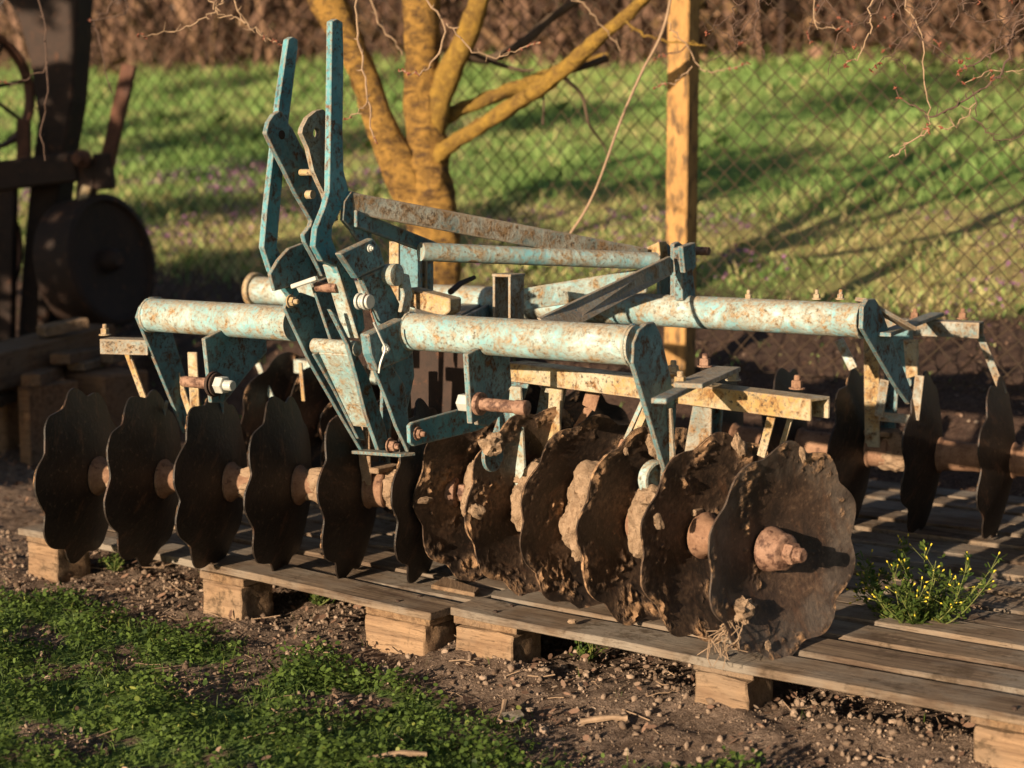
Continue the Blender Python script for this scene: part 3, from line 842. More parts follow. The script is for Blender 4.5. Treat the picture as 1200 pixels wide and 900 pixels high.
def gang(p0, ang, n, hollow_plus, meshes, spacing, packed=None, mesh_last=None, sr=.034):
    """ang: heading of the axle in harrow plan; hollow_plus: hollow side faces +axis"""
    d = np.array([math.cos(ang), math.sin(ang), 0]); out = []
    for i in range(n):
        c = np.asarray(p0) + d * spacing * i
        me = mesh_last if (mesh_last and i == n - 1) else meshes[i % len(meshes)]
        o = bpy.data.objects.new('disc_blade', me); COL.objects.link(o); o.parent = H
        o.location = c; o.rotation_euler = (random.uniform(0, 6.28), 0, ang - R(3.5) * (mesh_last is not None) if hollow_plus else ang + math.pi)
        out.append((o, c))
    sgn = -1 if hollow_plus else 1
    for i in range(n - 1):
        c = np.asarray(p0) + d * (spacing * i + sgn * .053)
        L = spacing
        mb = MB().lathe(c, d, [(.004, .058), (.012, .060), (.022, .050), (.05, sr + .003), (L / 2, sr), (L - .05, sr + .003), (L - .022, .050), (L - .012, .060), (L - .004, .058)], 28)
        sp = mb.build('spool', M['rust'], H, 0, True)
        if packed and i in packed:
            amt = packed[i]
            c0 = c + d * L * (.34 if hollow_plus else .5)
            b = MB(); b.blob((0, 0, 0), L * (.36 if hollow_plus else .44), amt, amt * 1.15, .24, 1.4, 5, i * 3.3)
            q = b.build('packed_soil', M['soil'], sp, 0, True); q.location = c0; q.rotation_euler = (0, 0, ang)
    # axle end bosses and nuts
    for s, i in ((-1, 0), (1, n - 1)):
        c = np.asarray(p0) + d * (spacing * i + sgn * .053); ax = d * s
        mb = MB(); mb.lathe(c, ax, [(.003, .056), (.016, .055), (.04, .047), (.058, .044), (.062, .038)], 32)
        mb.build('axle_boss', M['pin'], H, 0, True)
        mb = MB(); mb.lathe(c + ax * .062, ax, [(0, .028), (.022, .028), (.024, .025)], 6); mb.lathe(c + ax * .086, ax, [(0, .018), (.020, .018), (.023, .014)], 20)
        mb.build('axle_nut', M['pin'], H, .001)
    return out, d


GL0 = np.array([-.827, -.3746, AXW]); aL = .349
GR0 = np.array([.3605, .0971, AXW]); aR = -.2437
gl, dL = gang(GL0, aL, 6, False, clean, SP, packed={0: .038, 2: .043, 3: .046, 4: .05})
gr, dRr = gang(GR0, aR, 6, True, dirty, SP, packed={0: .095, 1: .108, 2: .118, 3: .088}, mesh_last=last)
d_rr = R(33.8 - 27); RR0 = np.array([1.156, 1.434, AXW]) - np.array([math.cos(d_rr), math.sin(d_rr), 0]) * .235 * 3
grr, dRR = gang(RR0, d_rr, 7, False, clean, .235, packed={2: .055, 4: .06}, sr=.046)
a_lr = -R(47.8 - 33.8); LR0 = np.array([-1.02, .86, AXW])
glr, dLR = gang(LR0, a_lr, 7, True, clean, .245)

# dried clods stuck on the front right discs, beside the rims
for i, (o, c) in enumerate(gr):
    for k in range((2, 3, 3, 3, 3, 2)[i]):
        a = random.uniform(0, 6.28); rr = DR * random.uniform(.78, .92); s = random.choice((.007, .010, .014, .026))
        lumps(o, [((.003, rr * math.cos(a), rr * math.sin(a)), (s * .4, s * random.uniform(.6, 1.0), s * random.uniform(1.0, 1.7)), random.uniform(0, 50))])
# the big clod on top of the nearest disc and the root wad at its foot
o, c = gr[5]
o.rotation_euler[0] = .35
mb = MB(); cc = np.array(on_u(945, 548, c[0])); mb.blob(cc, .010, .030, .034, .4, 1.8, 4, 4.4); mb.build('soil_crust', M['soil'], H, 0, True)
mb = MB(); cc = np.array(on_u(868, 715, c[0] - .06)); mb.blob(cc, .03, .035, .03, .5, 2.5, 3, 8.1); mb.build('soil_crust', M['soil'], H, 0, True)
mb = MB(); cc = np.array(on_u(858, 735, c[0] - .06))
for k in range(26):
    q = cc + rng.normal(0, .012, 3); pts_ = [q]
    for s in range(4): q = q + rng.normal(0, .012, 3) + np.array([-.004, -.004, -.014]); q[2] = max(q[2], .165); pts_.append(q)
    mb.tube(pts_, .0011, 4)
mb.build('root_tuft', M['twig'], H)

# gang beams above the axles
def channel(name, a, b, w, h, mat, t=.007):
    a = np.asarray(a, float); b = np.asarray(b, float); d = (b - a) / np.linalg.norm(b - a); s = np.cross(d, (0, 0, 1)); s /= np.linalg.norm(s)
    mb = MB(); up = np.array([0, 0, 1.])
    prof = [(-w / 2, -h), (-w / 2, 0), (w / 2, 0), (w / 2, -h), (w / 2 - t, -h), (w / 2 - t, -t), (-w / 2 + t, -t), (-w / 2 + t, -h)]
    P0 = [a + s * x + up * z for x, z in prof]; P1 = [q + (b - a) for q in P0]; n = 8
    fs = [(i, (i + 1) % n, (i + 1) % n + n, i + n) for i in range(n)]
    fs += [(0, 7, 6, 1), (1, 6, 5, 2), (2, 5, 4, 3), (8, 9, 14, 15), (9, 10, 13, 14), (10, 11, 12, 13)]
    mb.add(P0 + P1, fs); o = mb.build(name, M[mat], H, .0012)
    bm = bmesh.new(); bm.from_mesh(o.data); bmesh.ops.recalc_face_normals(bm, faces=bm.faces); bm.to_mesh(o.data); bm.free(); return o


def gline(p0, ang, u): return np.array([u, p0[1] + math.tan(ang) * (u - p0[0]), 0])


def hanger(p0, ang, u, wtop, mat='teal', lit='yellow', spread=.06, wid=.05):
    """bearing with two legs up to the beam"""
    d = np.array([math.cos(ang), math.sin(ang), 0]); s = np.array([-d[1], d[0], 0]); c = gline(p0, ang, u) + np.array([0, 0, AXW])
    mb = MB(); mb.lathe(c - d * .035, d, [(0, .050), (.004, .054), (.066, .054), (.07, .050)], 24); mb.build('bearing', M['rust'], H, 0, True)
    for k in (-1, 1):
        a = c + s * k * .045 + d * k * .012; b = c + s * k * spread + np.array([0, 0, wtop - AXW - .01]) + d * k * .02
        MB().bar(a, b, wid, .009, s).build('bearing_hanger', M[mat if k > 0 else lit], H, .0015)
    MB().box(c + np.array([0, 0, .062]), .10, .10, .016).build('bearing_cap', M['soil'], H, .003)


WB = .835
bl = [gline(GL0, aL, u) for u in (-.735, -.59)]
for q in bl: q[2] = on_v(97, 394, bl[0][1])[2]
channel('gang_beam', bl[0], bl[1], .07, .045, 'brace')
br = [gline(GR0, aR, u) for u in (.47, 1.50)]
wR = on_v(960, 466, br[1][1])[2]
for q in br: q[2] = wR
channel('gang_beam', br[0], br[1], .075, .052, 'yellow')
def px_of(p):
    q = to_world(p) - CAM; c_, s_ = math.cos(PITCH), math.sin(PITCH); return 600 + FPX * q[0] / (q[1] * c_ - q[2] * s_)


te = max(t for t in np.arange(.2, 2, .005) if px_of(RR0 + dRR * t) < 1146)
brr = [RR0 + dRR * t for t in (-.1, te)]
wRR = on_v(1120, 376, 1.45)[2]
for q in brr: q[2] = wRR
channel('gang_beam', brr[0], brr[1], .075, .05, 'brace')
blr = [LR0 + dLR * t for t in (.02, 1.2)]
wLR = on_v(300, 416, blr[0][1])[2]
for q in blr: q[2] = wLR
channel('gang_beam', blr[0], blr[1], .07, .05, 'tube')

hanger(GL0, aL, -.43, bl[0][2] - .02, 'teal', 'yellow', .05, .03); hanger(GL0, aL, .06, bl[0][2] - .045, 'teal', 'soil', wid=.035)
hanger(GR0, aR, .55, wR - .05, 'yellow', 'tube'); hanger(GR0, aR, 1.10, wR - .05, 'teal', 'brace', .075, .06)
hanger(RR0, d_rr, 1.02, wRR - .05, 'teal', 'yellow', .07, .05); hanger(LR0, a_lr, -.35, wLR - .05)
# cross straps and bolts on the right front beam
cx = gline(GR0, aR, 1.13)
pa = on_w(772, 470, wR + .022); pb = on_w(815, 449, wR + .022); pc_ = on_w(852, 432, wR + .034); pd = on_w(806, 452, wR + .034)
MB().bar(pa, pb, .035, .012).build('beam_strap', M['teal'], H, .0015)
MB().bar(pd, pc_, .07, .012).build('beam_strap', M['brace'], H, .0015)
for x, y, dz, mt in ((826, 430, .04, 'pin'), (797, 452, .028, 'yellow'), (789, 438, .01, 'yellow'), (859, 446, 0, 'yellow'), (934, 456, 0, 'rust'), (735, 424, 0, 'yellow')):
    bolt(on_w(x, y, wR + dz), (0, 0, 1), .013, .018, mt)
for x, y in ((123, 393),): bolt(on_w(x, y, bl[0][2]), (0, 0, 1), .012, .018, 'yellow')
for x, y in ((1128, 374), (1072, 374)): bolt(on_w(x, y, wRR), (0, 0, 1), .012, .018, 'rust')
for x in (877, 957, 985): bolt(on_v(x, 351, VT2), (0, 0, 1), .009, .012, 'yellow')
MB().bar(on_w(1000, 352, .965) + np.array([0, .05, 0]), on_w(1068, 385, wRR + .02), .05, .012).build('beam_strap', M['brace'], H, .0015)
MB().bar(on_w(1035, 392, wRR + .012), on_w(1098, 368, wRR + .012), .045, .012).build('beam_strap', M['teal'], H, .0015)
# U strap under the rear right beam
s0 = on_v(1037, 445, 1.25); s1 = on_v(1030, 488, 1.25); s2 = on_v(1072, 492, 1.28); s3 = on_v(1078, 440, 1.28)
for a, b in ((s0, s1), (s1, s2), (s2, s3)): MB().bar(a, b, .03, .008, (0, 1, 0)).build('bearing_strap', M['brace'], H, .001)
MB().prism([on_v(x, y, 1.33) for x, y in ((1036, 385), (1066, 385), (1068, 452), (1050, 462))], (0, .03, 0)).build('bearing_hanger', M['teal'], H, .002)
MB().prism([on_v(x, y, 1.30) for x, y in ((1058, 398), (1074, 398), (1075, 440), (1062, 444))], (0, .02, 0)).build('bearing_hanger', M['yellow'], H, .002)

MB().prism([on_v(x, y, -.115) for x, y in ((815, 455), (834, 448), (833, 512), (799, 548), (804, 515))], (0, .012, 0)).build('bearing_hanger', M['brace'], H, .002)

# scraper arms and blades
def scraper(xa, ya, xb, yb, v, mat, w=.022, blade=None):
    a, b = on_v(xa, ya, v), on_v(xb, yb, v + .01)
    o = MB().bar(a, b, w, .007, (0, 1, 0)).build('scraper_arm', M[mat], H, .001)
    if blade:
        (x2, y2), wd = blade
        c = on_v(x2, y2, v + .012)
        e = np.array([.5 * wd, 0, 0])
        MB().prism([np.array(b) - e * .6, np.array(b) + e * .6, np.array(c) + e * .25, np.array(c) - e * .25], (0, .006, 0)).build('scraper_blade', M['rust'], H, .001)


scraper(145, 402, 170, 470, -.26, 'yellow')
scraper(200, 415, 228, 500, -.20, 'yellow')
scraper(302, 426, 328, 490, .75, 'tube')
scraper(196, 470, 183, 522, -.20, 'tube', .010)
scraper(352, 425, 356, 470, .3, 'yellow', .014)
scraper(643, 436, 632, 500, .12, 'tube', .03)
scraper(665, 436, 648, 520, .13, 'yellow', .016)
scraper(703, 436, 690, 478, .10, 'rust', .045, ((664, 518), .05))
scraper(757, 462, 733, 515, .0, 'tube', .012, ((712, 560), .05))
scraper(770, 455, 742, 520, .06, 'yellow', .03)
scraper(907, 478, 892, 535, -.10, 'yellow', .022)
scraper(930, 478, 914, 530, -.02, 'yellow', .014)
scraper(983, 398, 1000, 432, 1.15, 'tube', .03)
scraper(1148, 392, 1176, 462, 1.5, 'brace', .024)
scraper(612, 440, 585, 520, .04, 'teal', .06)
# pale cap of the bearing by the right end plate
pq = np.array(on_u(764, 560, 1.03))
MB().lathe(pq, (1, -.35, 0), [(0, .040), (0, .047), (.03, .047), (.03, .040), (.008, .038), (.008, .001)], 28, False).build('bearing_cap', M['tube'], H, .0)
mb = MB(); mb.blob(on_u(766, 582, 1.06), .035, .04, .03, .4, 2, 3, 2.2); mb.build('soil_crust', M['soil'], H, 0, True)
mb = MB(); mb.blob(on_u(577, 520, .58), .03, .035, .028, .5, 2, 3, 5.2); mb.build('soil_crust', M['soil'], H, 0, True)
MB().lathe(on_u(575, 533, .55), (1, 0, 0), [(0, .045), (.012, .045)], 24).build('bearing_cap', M['teal'], H, .001)

# ------------------------------------------------------------------ pallets
def rough_box(c, sx, sy, sz, seed):
    bm = bmesh.new(); bmesh.ops.create_cube(bm, size=1)
    for v in bm.verts: v.co = Vector((v.co.x * sx, v.co.y * sy, v.co.z * sz))
    bmesh.ops.bevel(bm, geom=bm.edges[:], offset=.004, segments=1, affect='EDGES')
    bmesh.ops.subdivide_edges(bm, edges=[e for e in bm.edges if e.calc_length() > .04], cuts=7, use_grid_fill=True)
    mb = MB(); vs = []
    for v in bm.verts:
        p = v.co * 16 + Vector((seed, 0, seed)); k = noise.turbulence_vector(p, 3, False) * .006
        vs.append((c[0] + v.co.x + k.x, c[1] + v.co.y + k.y, c[2] + v.co.z + k.z))
    bm.verts.index_update(); fs = [tuple(q.index for q in f.verts) for f in bm.faces]; bm.free()
    return mb.add(vs, fs)


def pallet(label, u0, v0, u1, v1, rows, blocks, thick=.022, seed=0, edge=None):
    """front edge from (u0,v0) to (u1,v1); rows of deck boards backwards"""
    a = to_world((u0, v0, 0)); b = to_world((u1, v1, 0)); L = np.linalg.norm(b - a); rz = math.atan2(b[1] - a[1], b[0] - a[0])
    T = thing('pallet', label, 'pallet', tuple(a), rz, 'pallets under the disc harrow')
    rnd = random.Random(seed); top = .16; y = 0.0
    for k in range(rows):
        w = rnd.uniform(.125, .15); gap = rnd.uniform(.03, .055)
        jx = rnd.uniform(-.012, .012); jz = rnd.uniform(-.004, .002); n = 14
        mb = MB(); vs = []; sag = rnd.uniform(-.008, .004)
        for i in range(n + 1):
            x = jx + L * i / n; z = top + jz + sag * math.sin(math.pi * i / n) + .0025 * fnoise(x * 3, k * 3.3, seed) + (edge(i / n) if edge and k == 0 else 0)
            wob = .0035 * fnoise(x * 4, k * 7.1, seed + 5)
            for yy, zz in ((y + wob, z), (y + w + wob * .5, z + .001), (y + w + wob * .5, z - thick), (y + wob, z - thick)): vs.append((x, yy, zz))
        fs = [(4 * i + j, 4 * i + 4 + j, 4 * i + 4 + (j + 1) % 4, 4 * i + (j + 1) % 4) for i in range(n) for j in range(4)] + [(3, 2, 1, 0), (4 * n, 4 * n + 1, 4 * n + 2, 4 * n + 3)]
        fs = [f[::-1] for f in fs]
        o = mb.add(vs, fs).build('deck_board', M['board'], T, .002)
        bm = bmesh.new(); bm.from_mesh(o.data); bmesh.ops.recalc_face_normals(bm, faces=bm.faces); bm.to_mesh(o.data); bm.free()
        y += w + gap
    depth = y - gap
    if v0 < .5:
        for x0, x1 in blocks:
            for k, yn in enumerate((.035, .11, .22, .29)):
                xx = (x0 + x1) / 2 + rnd.uniform(-.03, .03)
                MB().lathe((xx, yn, top - .004), (0, 0, 1), [(0, .0058), (.0075, .0058)], 10).build('nail', M['dark_iron'], T)
    for x0, x1 in blocks:
        zb = -.012
        MB().box(((x0 + x1) / 2, depth / 2 + .006, top - thick - .014), x1 - x0 + .02, depth - .02, .022).build('stringer', M['stringer'], T, .002)
        nb = max(2, int(depth / .42) + 1)
        for j in range(nb):
            yy = .006 + (depth - .152) * j / (nb - 1)
            tp = top - thick - .027; s = rnd.uniform(-.006, .006)
            rough_box(((x0 + x1) / 2 + s, yy + .07 + rnd.uniform(-.004, .004), (tp + zb) / 2), x1 - x0, .135, tp - zb, rnd.uniform(0, 90)).build('block', M['block'], T, 0, True)
    return T


pallet('long weathered pallet under the left half of the harrow', -1.345, -.185, .455, -.315, 7, [(.03, .19), (.88, 1.05), (1.56, 1.775)], seed=3,
       edge=lambda t: .012 * (abs(t - .25) < .9) * math.sin(t * 3.1) - .004)
pallet('long weathered pallet at lower right with a weed growing through it', .475, -.245, 2.30, -.31, 7, [(.0, .19), (.745, .89), (1.45, 1.66)], seed=9)
pallet('shaded pallet beneath the rear left gang of discs', -1.32, 1.06, .43, 1.00, 7, [(.03, .19), (.85, 1.0), (1.5, 1.7)], seed=14)
pallet('shaded pallet beneath the rear right gang of discs', .49, 1.03, 2.32, .99, 7, [(.03, .19), (.85, 1.0), (1.5, 1.7)], seed=21)
# split wood on the left pallet
mb = MB(); q = [on_w(x, y, .165) for x, y in ((505, 690), (520, 680), (562, 694), (556, 700))]
tag(MB().prism([to_world(p) for p in q], (0, 0, .012)).build('wood_splinter', M['stringer'], None, .002), 'loose split of wood lying on the pallet below the harrow middle', 'wood piece')
p = to_world(on_w(670, 731, .163)); mb = MB(); mb.blob(p + np.array([0, 0, .006]), .012, .009, .007, .3, 2, 2, 3)
tag(mb.build('stone', M['soil'], None, 0, True), 'small pale stone lying on the pallet front board', 'stone')

# ------------------------------------------------------------------ plants at the pallet
def weed(name, base, n, h, label, cat, spread=.8, buds=True, leafn=40, mat='weed', rl=(.012, .03)):
    T = thing(name, label, cat, tuple(base)); st = MB(); bd = MB(); LP = []
    for k in range(n):
        a = random.uniform(0, 6.28); ln = random.uniform(.15, spread); hh = h * random.uniform(.45, 1.0)
        tip = np.array([math.cos(a) * ln * h, math.sin(a) * ln * h, hh]); mid = tip * np.array([.55, .55, .4]) + rng.normal(0, .008, 3)
        path = smooth_path([np.zeros(3), mid, tip], 5); st.tube(path, list(np.linspace(.0022, .001, len(path))), 5)
        for j in range(leafn // n + 1):
            i = random.randrange(1, len(path)); LP.append(path[i] + rng.normal(0, .006, 3))
        if buds:
            for j in range(random.randint(1, 4)):
                q = tip + rng.normal(0, .013, 3); i = len(path) - 2
                st.tube([path[i], q], .0008, 4); bd.lathe(q, q - path[i] + 1e-4, [(-.002, .001), (.001, .0021), (.004, .0023), (.006, .0012)], 7)
    st.build('stem', M['weed_stem'], T)
    if buds: bd.build('bud', M['yellow_bud'], T)['kind'] = 'stuff'
    P = np.array(LP); leaves('foliage', P, rng.uniform(rl[0], rl[1], len(P)), rng.uniform(.004, .010, len(P)), M[mat], np.clip(rng.normal(.4, .28, len(P)), 0, 1), .5, T)
    return T


M['weed_stem'] = simple('weed_stem', (0.07, 0.10, 0.025), (0.16, 0.16, 0.05), 40, .7, .1, .001)
weed('groundsel', to_world(on_w(1078, 742, .12)), 34, .215, 'bushy green weed with yellow buds growing up through the right pallet', 'weed', 1.05, True, 2600)
for i, (x, y, lab) in enumerate(((135, 672, 'small yellow green sprout under the left end of the front left pallet'), (375, 712, 'low dark green sprout under the middle of the front left pallet'),
                                 (690, 778, 'low sprout in the shade under the front right pallet'))):
    b = to_world(on_w(x, y, .0)); b[2] = fz(b[0], b[1])
    weed('sprout', b, 10, .07, lab, 'sprout', 1.1, False, 170, 'clover', (.008, .018))

# small sticks in the foreground
for x0, y0, x1, y1, r, lab in ((425, 892, 500, 884, .007, 'short peeled stick lying in the foreground clover'), (585, 845, 592, 822, .008, 'broken bark stub standing up from the soil in front of the pallet'),
                               (680, 846, 735, 842, .008, 'flat dark stick lying on the soil below the tall block')):
    p0, p1 = to_world(on_w(x0, y0, .02)), to_world(on_w(x1, y1, .028))
    mb = MB(); mb.tube(smooth_path([p0, (p0 + p1) / 2 + rng.normal(0, .004, 3), p1], 4), [r * random.uniform(.7, 1.1) for _ in range(9)], 7, .25, 40)
    tag(mb.build('stick', M['twig'], None, 0, True), lab, 'stick')
p = to_world(on_w(600, 845, .012)); c = MB(); c.prism([p + np.array(q) for q in ((-.035, -.01, .006), (.01, -.022, .002), (.03, .0, .012), (.02, .016, .02), (-.025, .014, .012))], (0, .002, .004))
tag(c.build('bark_chip', M['board'], None, .001), 'pale chip of bark lying on the soil in front of the pallet', 'bark')

# ------------------------------------------------------------------ fence
F = thing('chain_link_fence', 'rusty chain link fence on square posts crossing behind the harrow', 'fence', tuple(ORG), -AT)
VF = 3.0


def gl_(u, v): p = to_world((u, v, 0)); return fz(p[0], p[1])


for u in (-4.6, -.53, 3.5):
    z0 = gl_(u, VF) - .05; mb = MB(); n = 24; vs = []
    for i in range(n + 1):
        z = z0 + 2.6 * i / n
        for k, (a, b) in enumerate(((-1, -1), (1, -1), (1, 1), (-1, 1))):
            e = .006 * fnoise(z * 6, k * 5.0, u)
            vs.append((u + a * .054 + e, VF - .09 + b * .054 - e, z))
    fs = [(4 * i + j, 4 * i + (j + 1) % 4, 4 * i + 4 + (j + 1) % 4, 4 * i + 4 + j) for i in range(n) for j in range(4)] + [(3, 2, 1, 0), tuple(4 * n + j for j in range(4))]
    mb.add(vs, fs).build('post', M['post'], F, .006)
mb = MB(); cell = .096; Ht = 2.45
u = -9.0
def wire_z(u): return gl_(u, VF) + .02
k = 0
for s in (1, -1):
    u = -9.0 - Ht
    while u < 4.8 + Ht:
        pts_ = []
        zz = 0.0
        while zz <= Ht + 1e-6:
            uu = u + s * zz
            if -8.2 <= uu <= 4.5:
                zig = .004 * (1 if (int(round(zz / cell)) % 2) else -1)
                pts_.append((uu + .004 * fnoise(uu * 2, zz * 2, s * 3), VF + zig + .03 * fnoise(uu * .8, zz * .8, 3), wire_z(uu) + zz))
            zz += cell / 2
        if len(pts_) > 1: mb.tube(pts_, .0025, 4)
        u += cell
for zz in (.03, 2.4):
    mb.tube([(uu, VF + .006, wire_z(uu) + zz + .008 * math.sin(uu * 3)) for uu in np.arange(-8.2, 4.6, .3)], .0028, 5)
mb.build('wire_mesh', M['wire'], F)

# ------------------------------------------------------------------ trees
YT = 7.75
TR = thing('plum_tree', 'old orchard tree with yellow lichened forked trunk behind the harrow', 'tree', tuple(at(508, 300, YT) * np.array([1, 1, 0]) + np.array([0, 0, ground_z(*at(508, 300, YT)[:2])])))
TB = np.array(TR.location)


def limb(name, pix, mat, bump=.2, bs=14, n=20, k=6, parent=TR, base=TB, extra=None):
    """pix: (x, y, half width px, depth)"""
    P = [np.append(at(x, y, Y), r * Y / FPX) for x, y, r, Y in pix]
    if extra is not None: P = P + [np.array(e) for e in extra]
    P = smooth_path(P, k)
    return MB().tube([q[:3] - base for q in P], [max(q[3], .0008) for q in P], n, bump, bs).build(name, M[mat], parent, 0, True)


gb = at(512, 300, YT); zb = fz(gb[0], gb[1]); yb_ = 450 - FPX * 0  # trunk foot lies on the soil
foot = [np.array([gb[0], gb[1], zb - .1, .17])]
Pt = [np.array([gb[0], gb[1], zb - .08, .16]), np.array([gb[0], gb[1], zb + .12, .125]), np.append(at(508, 300, YT), 31 * YT / FPX), np.append(at(504, 235, YT), 29 * YT / FPX), np.append(at(500, 180, YT), 25 * YT / FPX), np.append(at(494, 100, YT), 20 * YT / FPX), np.append(at(494, 0, YT), 21 * YT / FPX), np.append(at(485, -160, YT + .1), 20 * YT / FPX), np.append(at(500, -420, YT + .2), 13 * YT / FPX), np.append(at(520, -700, YT + .2), 5 * YT / FPX)]
Pt = smooth_path(Pt, 8)
MB().tube([q[:3] - TB for q in Pt], [q[3] for q in Pt], 36, .2, 10).build('trunk', M['bark'], TR, 0, True)
limb('limb', [(500, 262, 20, YT), (473, 205, 22, YT - .02), (444, 140, 18, YT - .05), (420, 75, 16, YT - .08), (384, 0, 21, YT - .1), (330, -140, 20, YT - .1), (260, -400, 12, YT), (200, -640, 4, YT)], 'bark')
limb('limb', [(498, 225, 18, YT + .02), (505, 150, 18, YT), (520, 100, 15, YT - .03), (545, 45, 13, YT - .1), (563, 0, 12, YT - .15), (600, -110, 12, YT - .2), (660, -330, 7, YT - .2), (700, -520, 2, YT - .2)], 'lichen_bark')
limb('limb', [(497, 205, 7, YT + .03), (512, 184, 11, YT - .05), (525, 172, 9, YT - .1), (570, 143, 8.8, YT - .25), (620, 112, 8.8, YT - .4), (665, 78, 9, YT - .5), (705, 42, 8, YT - .6), (745, 8, 7, YT - .7), (800, -50, 8, YT - .9), (900, -180, 5, YT - 1.2), (980, -320, 2, YT - 1.4)], 'lichen_bark', .3, 26, 16)
limb('limb', [(490, 165, 7, YT + .05), (508, 150, 10, YT+.04), (530, 133, 8, YT + .05), (575, 115, 8, YT + .1), (615, 99, 8.5, YT + .15), (650, 85, 7, YT + .2), (680, 74, 5.5, YT + .22), (712, 66, 4, YT + .25)], 'lichen_bark', .3, 26, 16)
limb('branch', [(530, 62, 3, YT + .1), (570, 70, 5, YT + .2), (610, 52, 6, YT + .2), (645, 22, 5, YT + .3), (690, -8, 5, YT + .3), (780, -60, 4, YT + .4)], 'dark_bark', .15, 20, 10)
limb('branch', [(545, 58, 2.5, YT), (580, 74, 2.5, YT + .1), (610, 82, 2, YT + .1), (626, 82, 1.2, YT + .1)], 'dark_bark', .15, 20, 8)
limb('branch', [(668, 82, 4, YT - .5), (690, 76, 4, YT - .45), (710, 68, 5, YT - .4)], 'dark_bark', .15, 20, 8)
limb('branch', [(662, 92, 2.2, YT - .48), (682, 112, 2, YT - .4), (690, 145, 1.6, YT - .4), (706, 168, 1.2, YT - .3), (715, 190, .8, YT - .3)], 'dark_bark', .1, 20, 6)
limb('branch', [(637, 110, 1.5, YT - .4), (637, 130, 1.4, YT - .4), (636, 146, 1.8, YT - .4)], 'dark_bark', .1, 20, 6)
# long pale shoot hanging in front
limb('shoot', [(800, -120, 2, 6.2), (787, -10, 1.7, 6.2), (775, 40, 1.7, 6.2), (752, 85, 1.6, 6.2), (728, 140, 1.6, 6.15), (712, 185, 1.5, 6.1), (698, 222, 1.4, 6.1), (684, 250, 1.7, 6.1), (668, 274, 1.5, 6.1)], 'twig', .08, 40, 8)


def twig(pix, mat, parent, base, buds=3, n=6, name='twig', last=None):
    P = smooth_path([np.append(at(x, y, Y), .62 * r * Y / FPX) for x, y, r, Y in pix], 4)
    kink = rng.normal(0, .0042, (len(P), 4)); kink[:, 3] = 0; P = [q + k_ for q, k_ in zip(P, kink)]
    tb = MB().tube([q[:3] - base for q in P], [max(q[3], .0006) for q in P], n, .25, 90)
    for q in P[3::2]:
        v = rng.normal(0, 1, 3); v /= np.linalg.norm(v); L_ = random.uniform(.006, .035)
        tb.tube([q[:3] - base, q[:3] - base + v * L_ * .6, q[:3] - base + v * L_ + (0, 0, .004)], [max(q[3], .0007) * .8, max(q[3], .0006) * .6, .0006], 5)
    tb.build(name, M[mat], parent, 0, True)
    bd = MB()
    for k in range(buds):
        q = P[-1 - min(len(P) - 1, int(k * 1.3))][:3] - base
        for j in range(3):
            v = rng.normal(0, 1, 3); v /= np.linalg.norm(v)
            bd.lathe(q, v, [(-.001, .0015), (.004, .0028), (.008, .002), (.011, .0004)], 6)
    if buds: bd.build('bud', M['bud'], parent, 0, True)['kind'] = 'stuff'


def twigset(parent, base):
    t = 5.6
    for pix, mt, b in (
        ([(480, -30, 2, t), (500, 0, 2, t), (520, 30, 1.9, t), (514, 62, 1.7, t), (498, 82, 1.5, t), (482, 86, 1.4, t), (468, 82, 1.2, t)], 'twig', 6),
        ([(521, 26, 1.6, t), (535, 40, 1.6, t), (555, 60, 1.5, t), (580, 66, 1.3, t), (605, 58, 1.1, t), (632, 48, 1, t)], 'twig', 5),
        ([(418, -30, 2, t), (417, 20, 1.9, t), (421, 55, 2, t), (427, 90, 1.9, t), (432, 125, 1.7, t), (437, 155, 1.4, t), (440, 166, 1.1, t)], 'twig', 2),
        ([(430, 118, 1.2, t), (422, 130, 1.2, t), (405, 138, 1.1, t)], 'twig', 2),
        ([(430, -10, 1.6, 6.6), (445, 25, 1.5, 6.6), (462, 50, 1.4, 6.6), (474, 62, 1.2, 6.6)], 'twig', 0),
        ([(238, -30, 1.7, t), (246, 0, 1.6, t), (254, 12, 1.6, t), (270, 20, 1.5, t), (285, 25, 1.5, t), (302, 36, 1.4, t), (316, 48, 1.3, t), (333, 52, .9, t)], 'twig', 5),
        ([(272, -20, 1.4, t), (262, 2, 1.4, t), (252, 12, 1.4, t), (235, 24, 1.3, t), (212, 34, 1.2, t), (185, 40, .9, t), (160, 41, .7, t)], 'twig', 3),
        ([(270, -30, 1.4, t), (277, 8, 1.4, t), (286, 25, 1.4, t), (300, 38, 1, t)], 'twig', 0),
        ([(780, 22, 1.4, 6.2), (790, 36, 1.3, 6.2), (803, 50, 1.2, 6.2), (815, 72, 1.2, 6.2), (830, 84, 1.2, 6.2), (850, 82, 1, 6.2), (875, 76, .8, 6.2)], 'twig', 4),
        ([(728, 22, 2.4, 6.9), (750, 36, 2.4, 6.9), (775, 46, 2, 6.9), (800, 50, 1.7, 6.9), (825, 55, 1.4, 6.9)], 'lichen_bark', 0),
        ([(812, 76, 1.2, 6.2), (800, 90, 1.2, 6.2), (785, 97, 1.1, 6.2), (768, 102, .9, 6.2)], 'twig', 4),
        ([(808, 52, 1.1, 6.2), (790, 62, 1, 6.2), (768, 66, .9, 6.2)], 'twig_dark', 3),
        ([(640, -20, 1.5, 6.6), (672, -2, 1.5, 6.6), (690, 12, 1.4, 6.6), (705, 30, 1.2, 6.6), (730, 60, 1, 6.6)], 'twig', 0),
    ):
        twig(pix, mt, parent, base, b)


twigset(TR, TB)

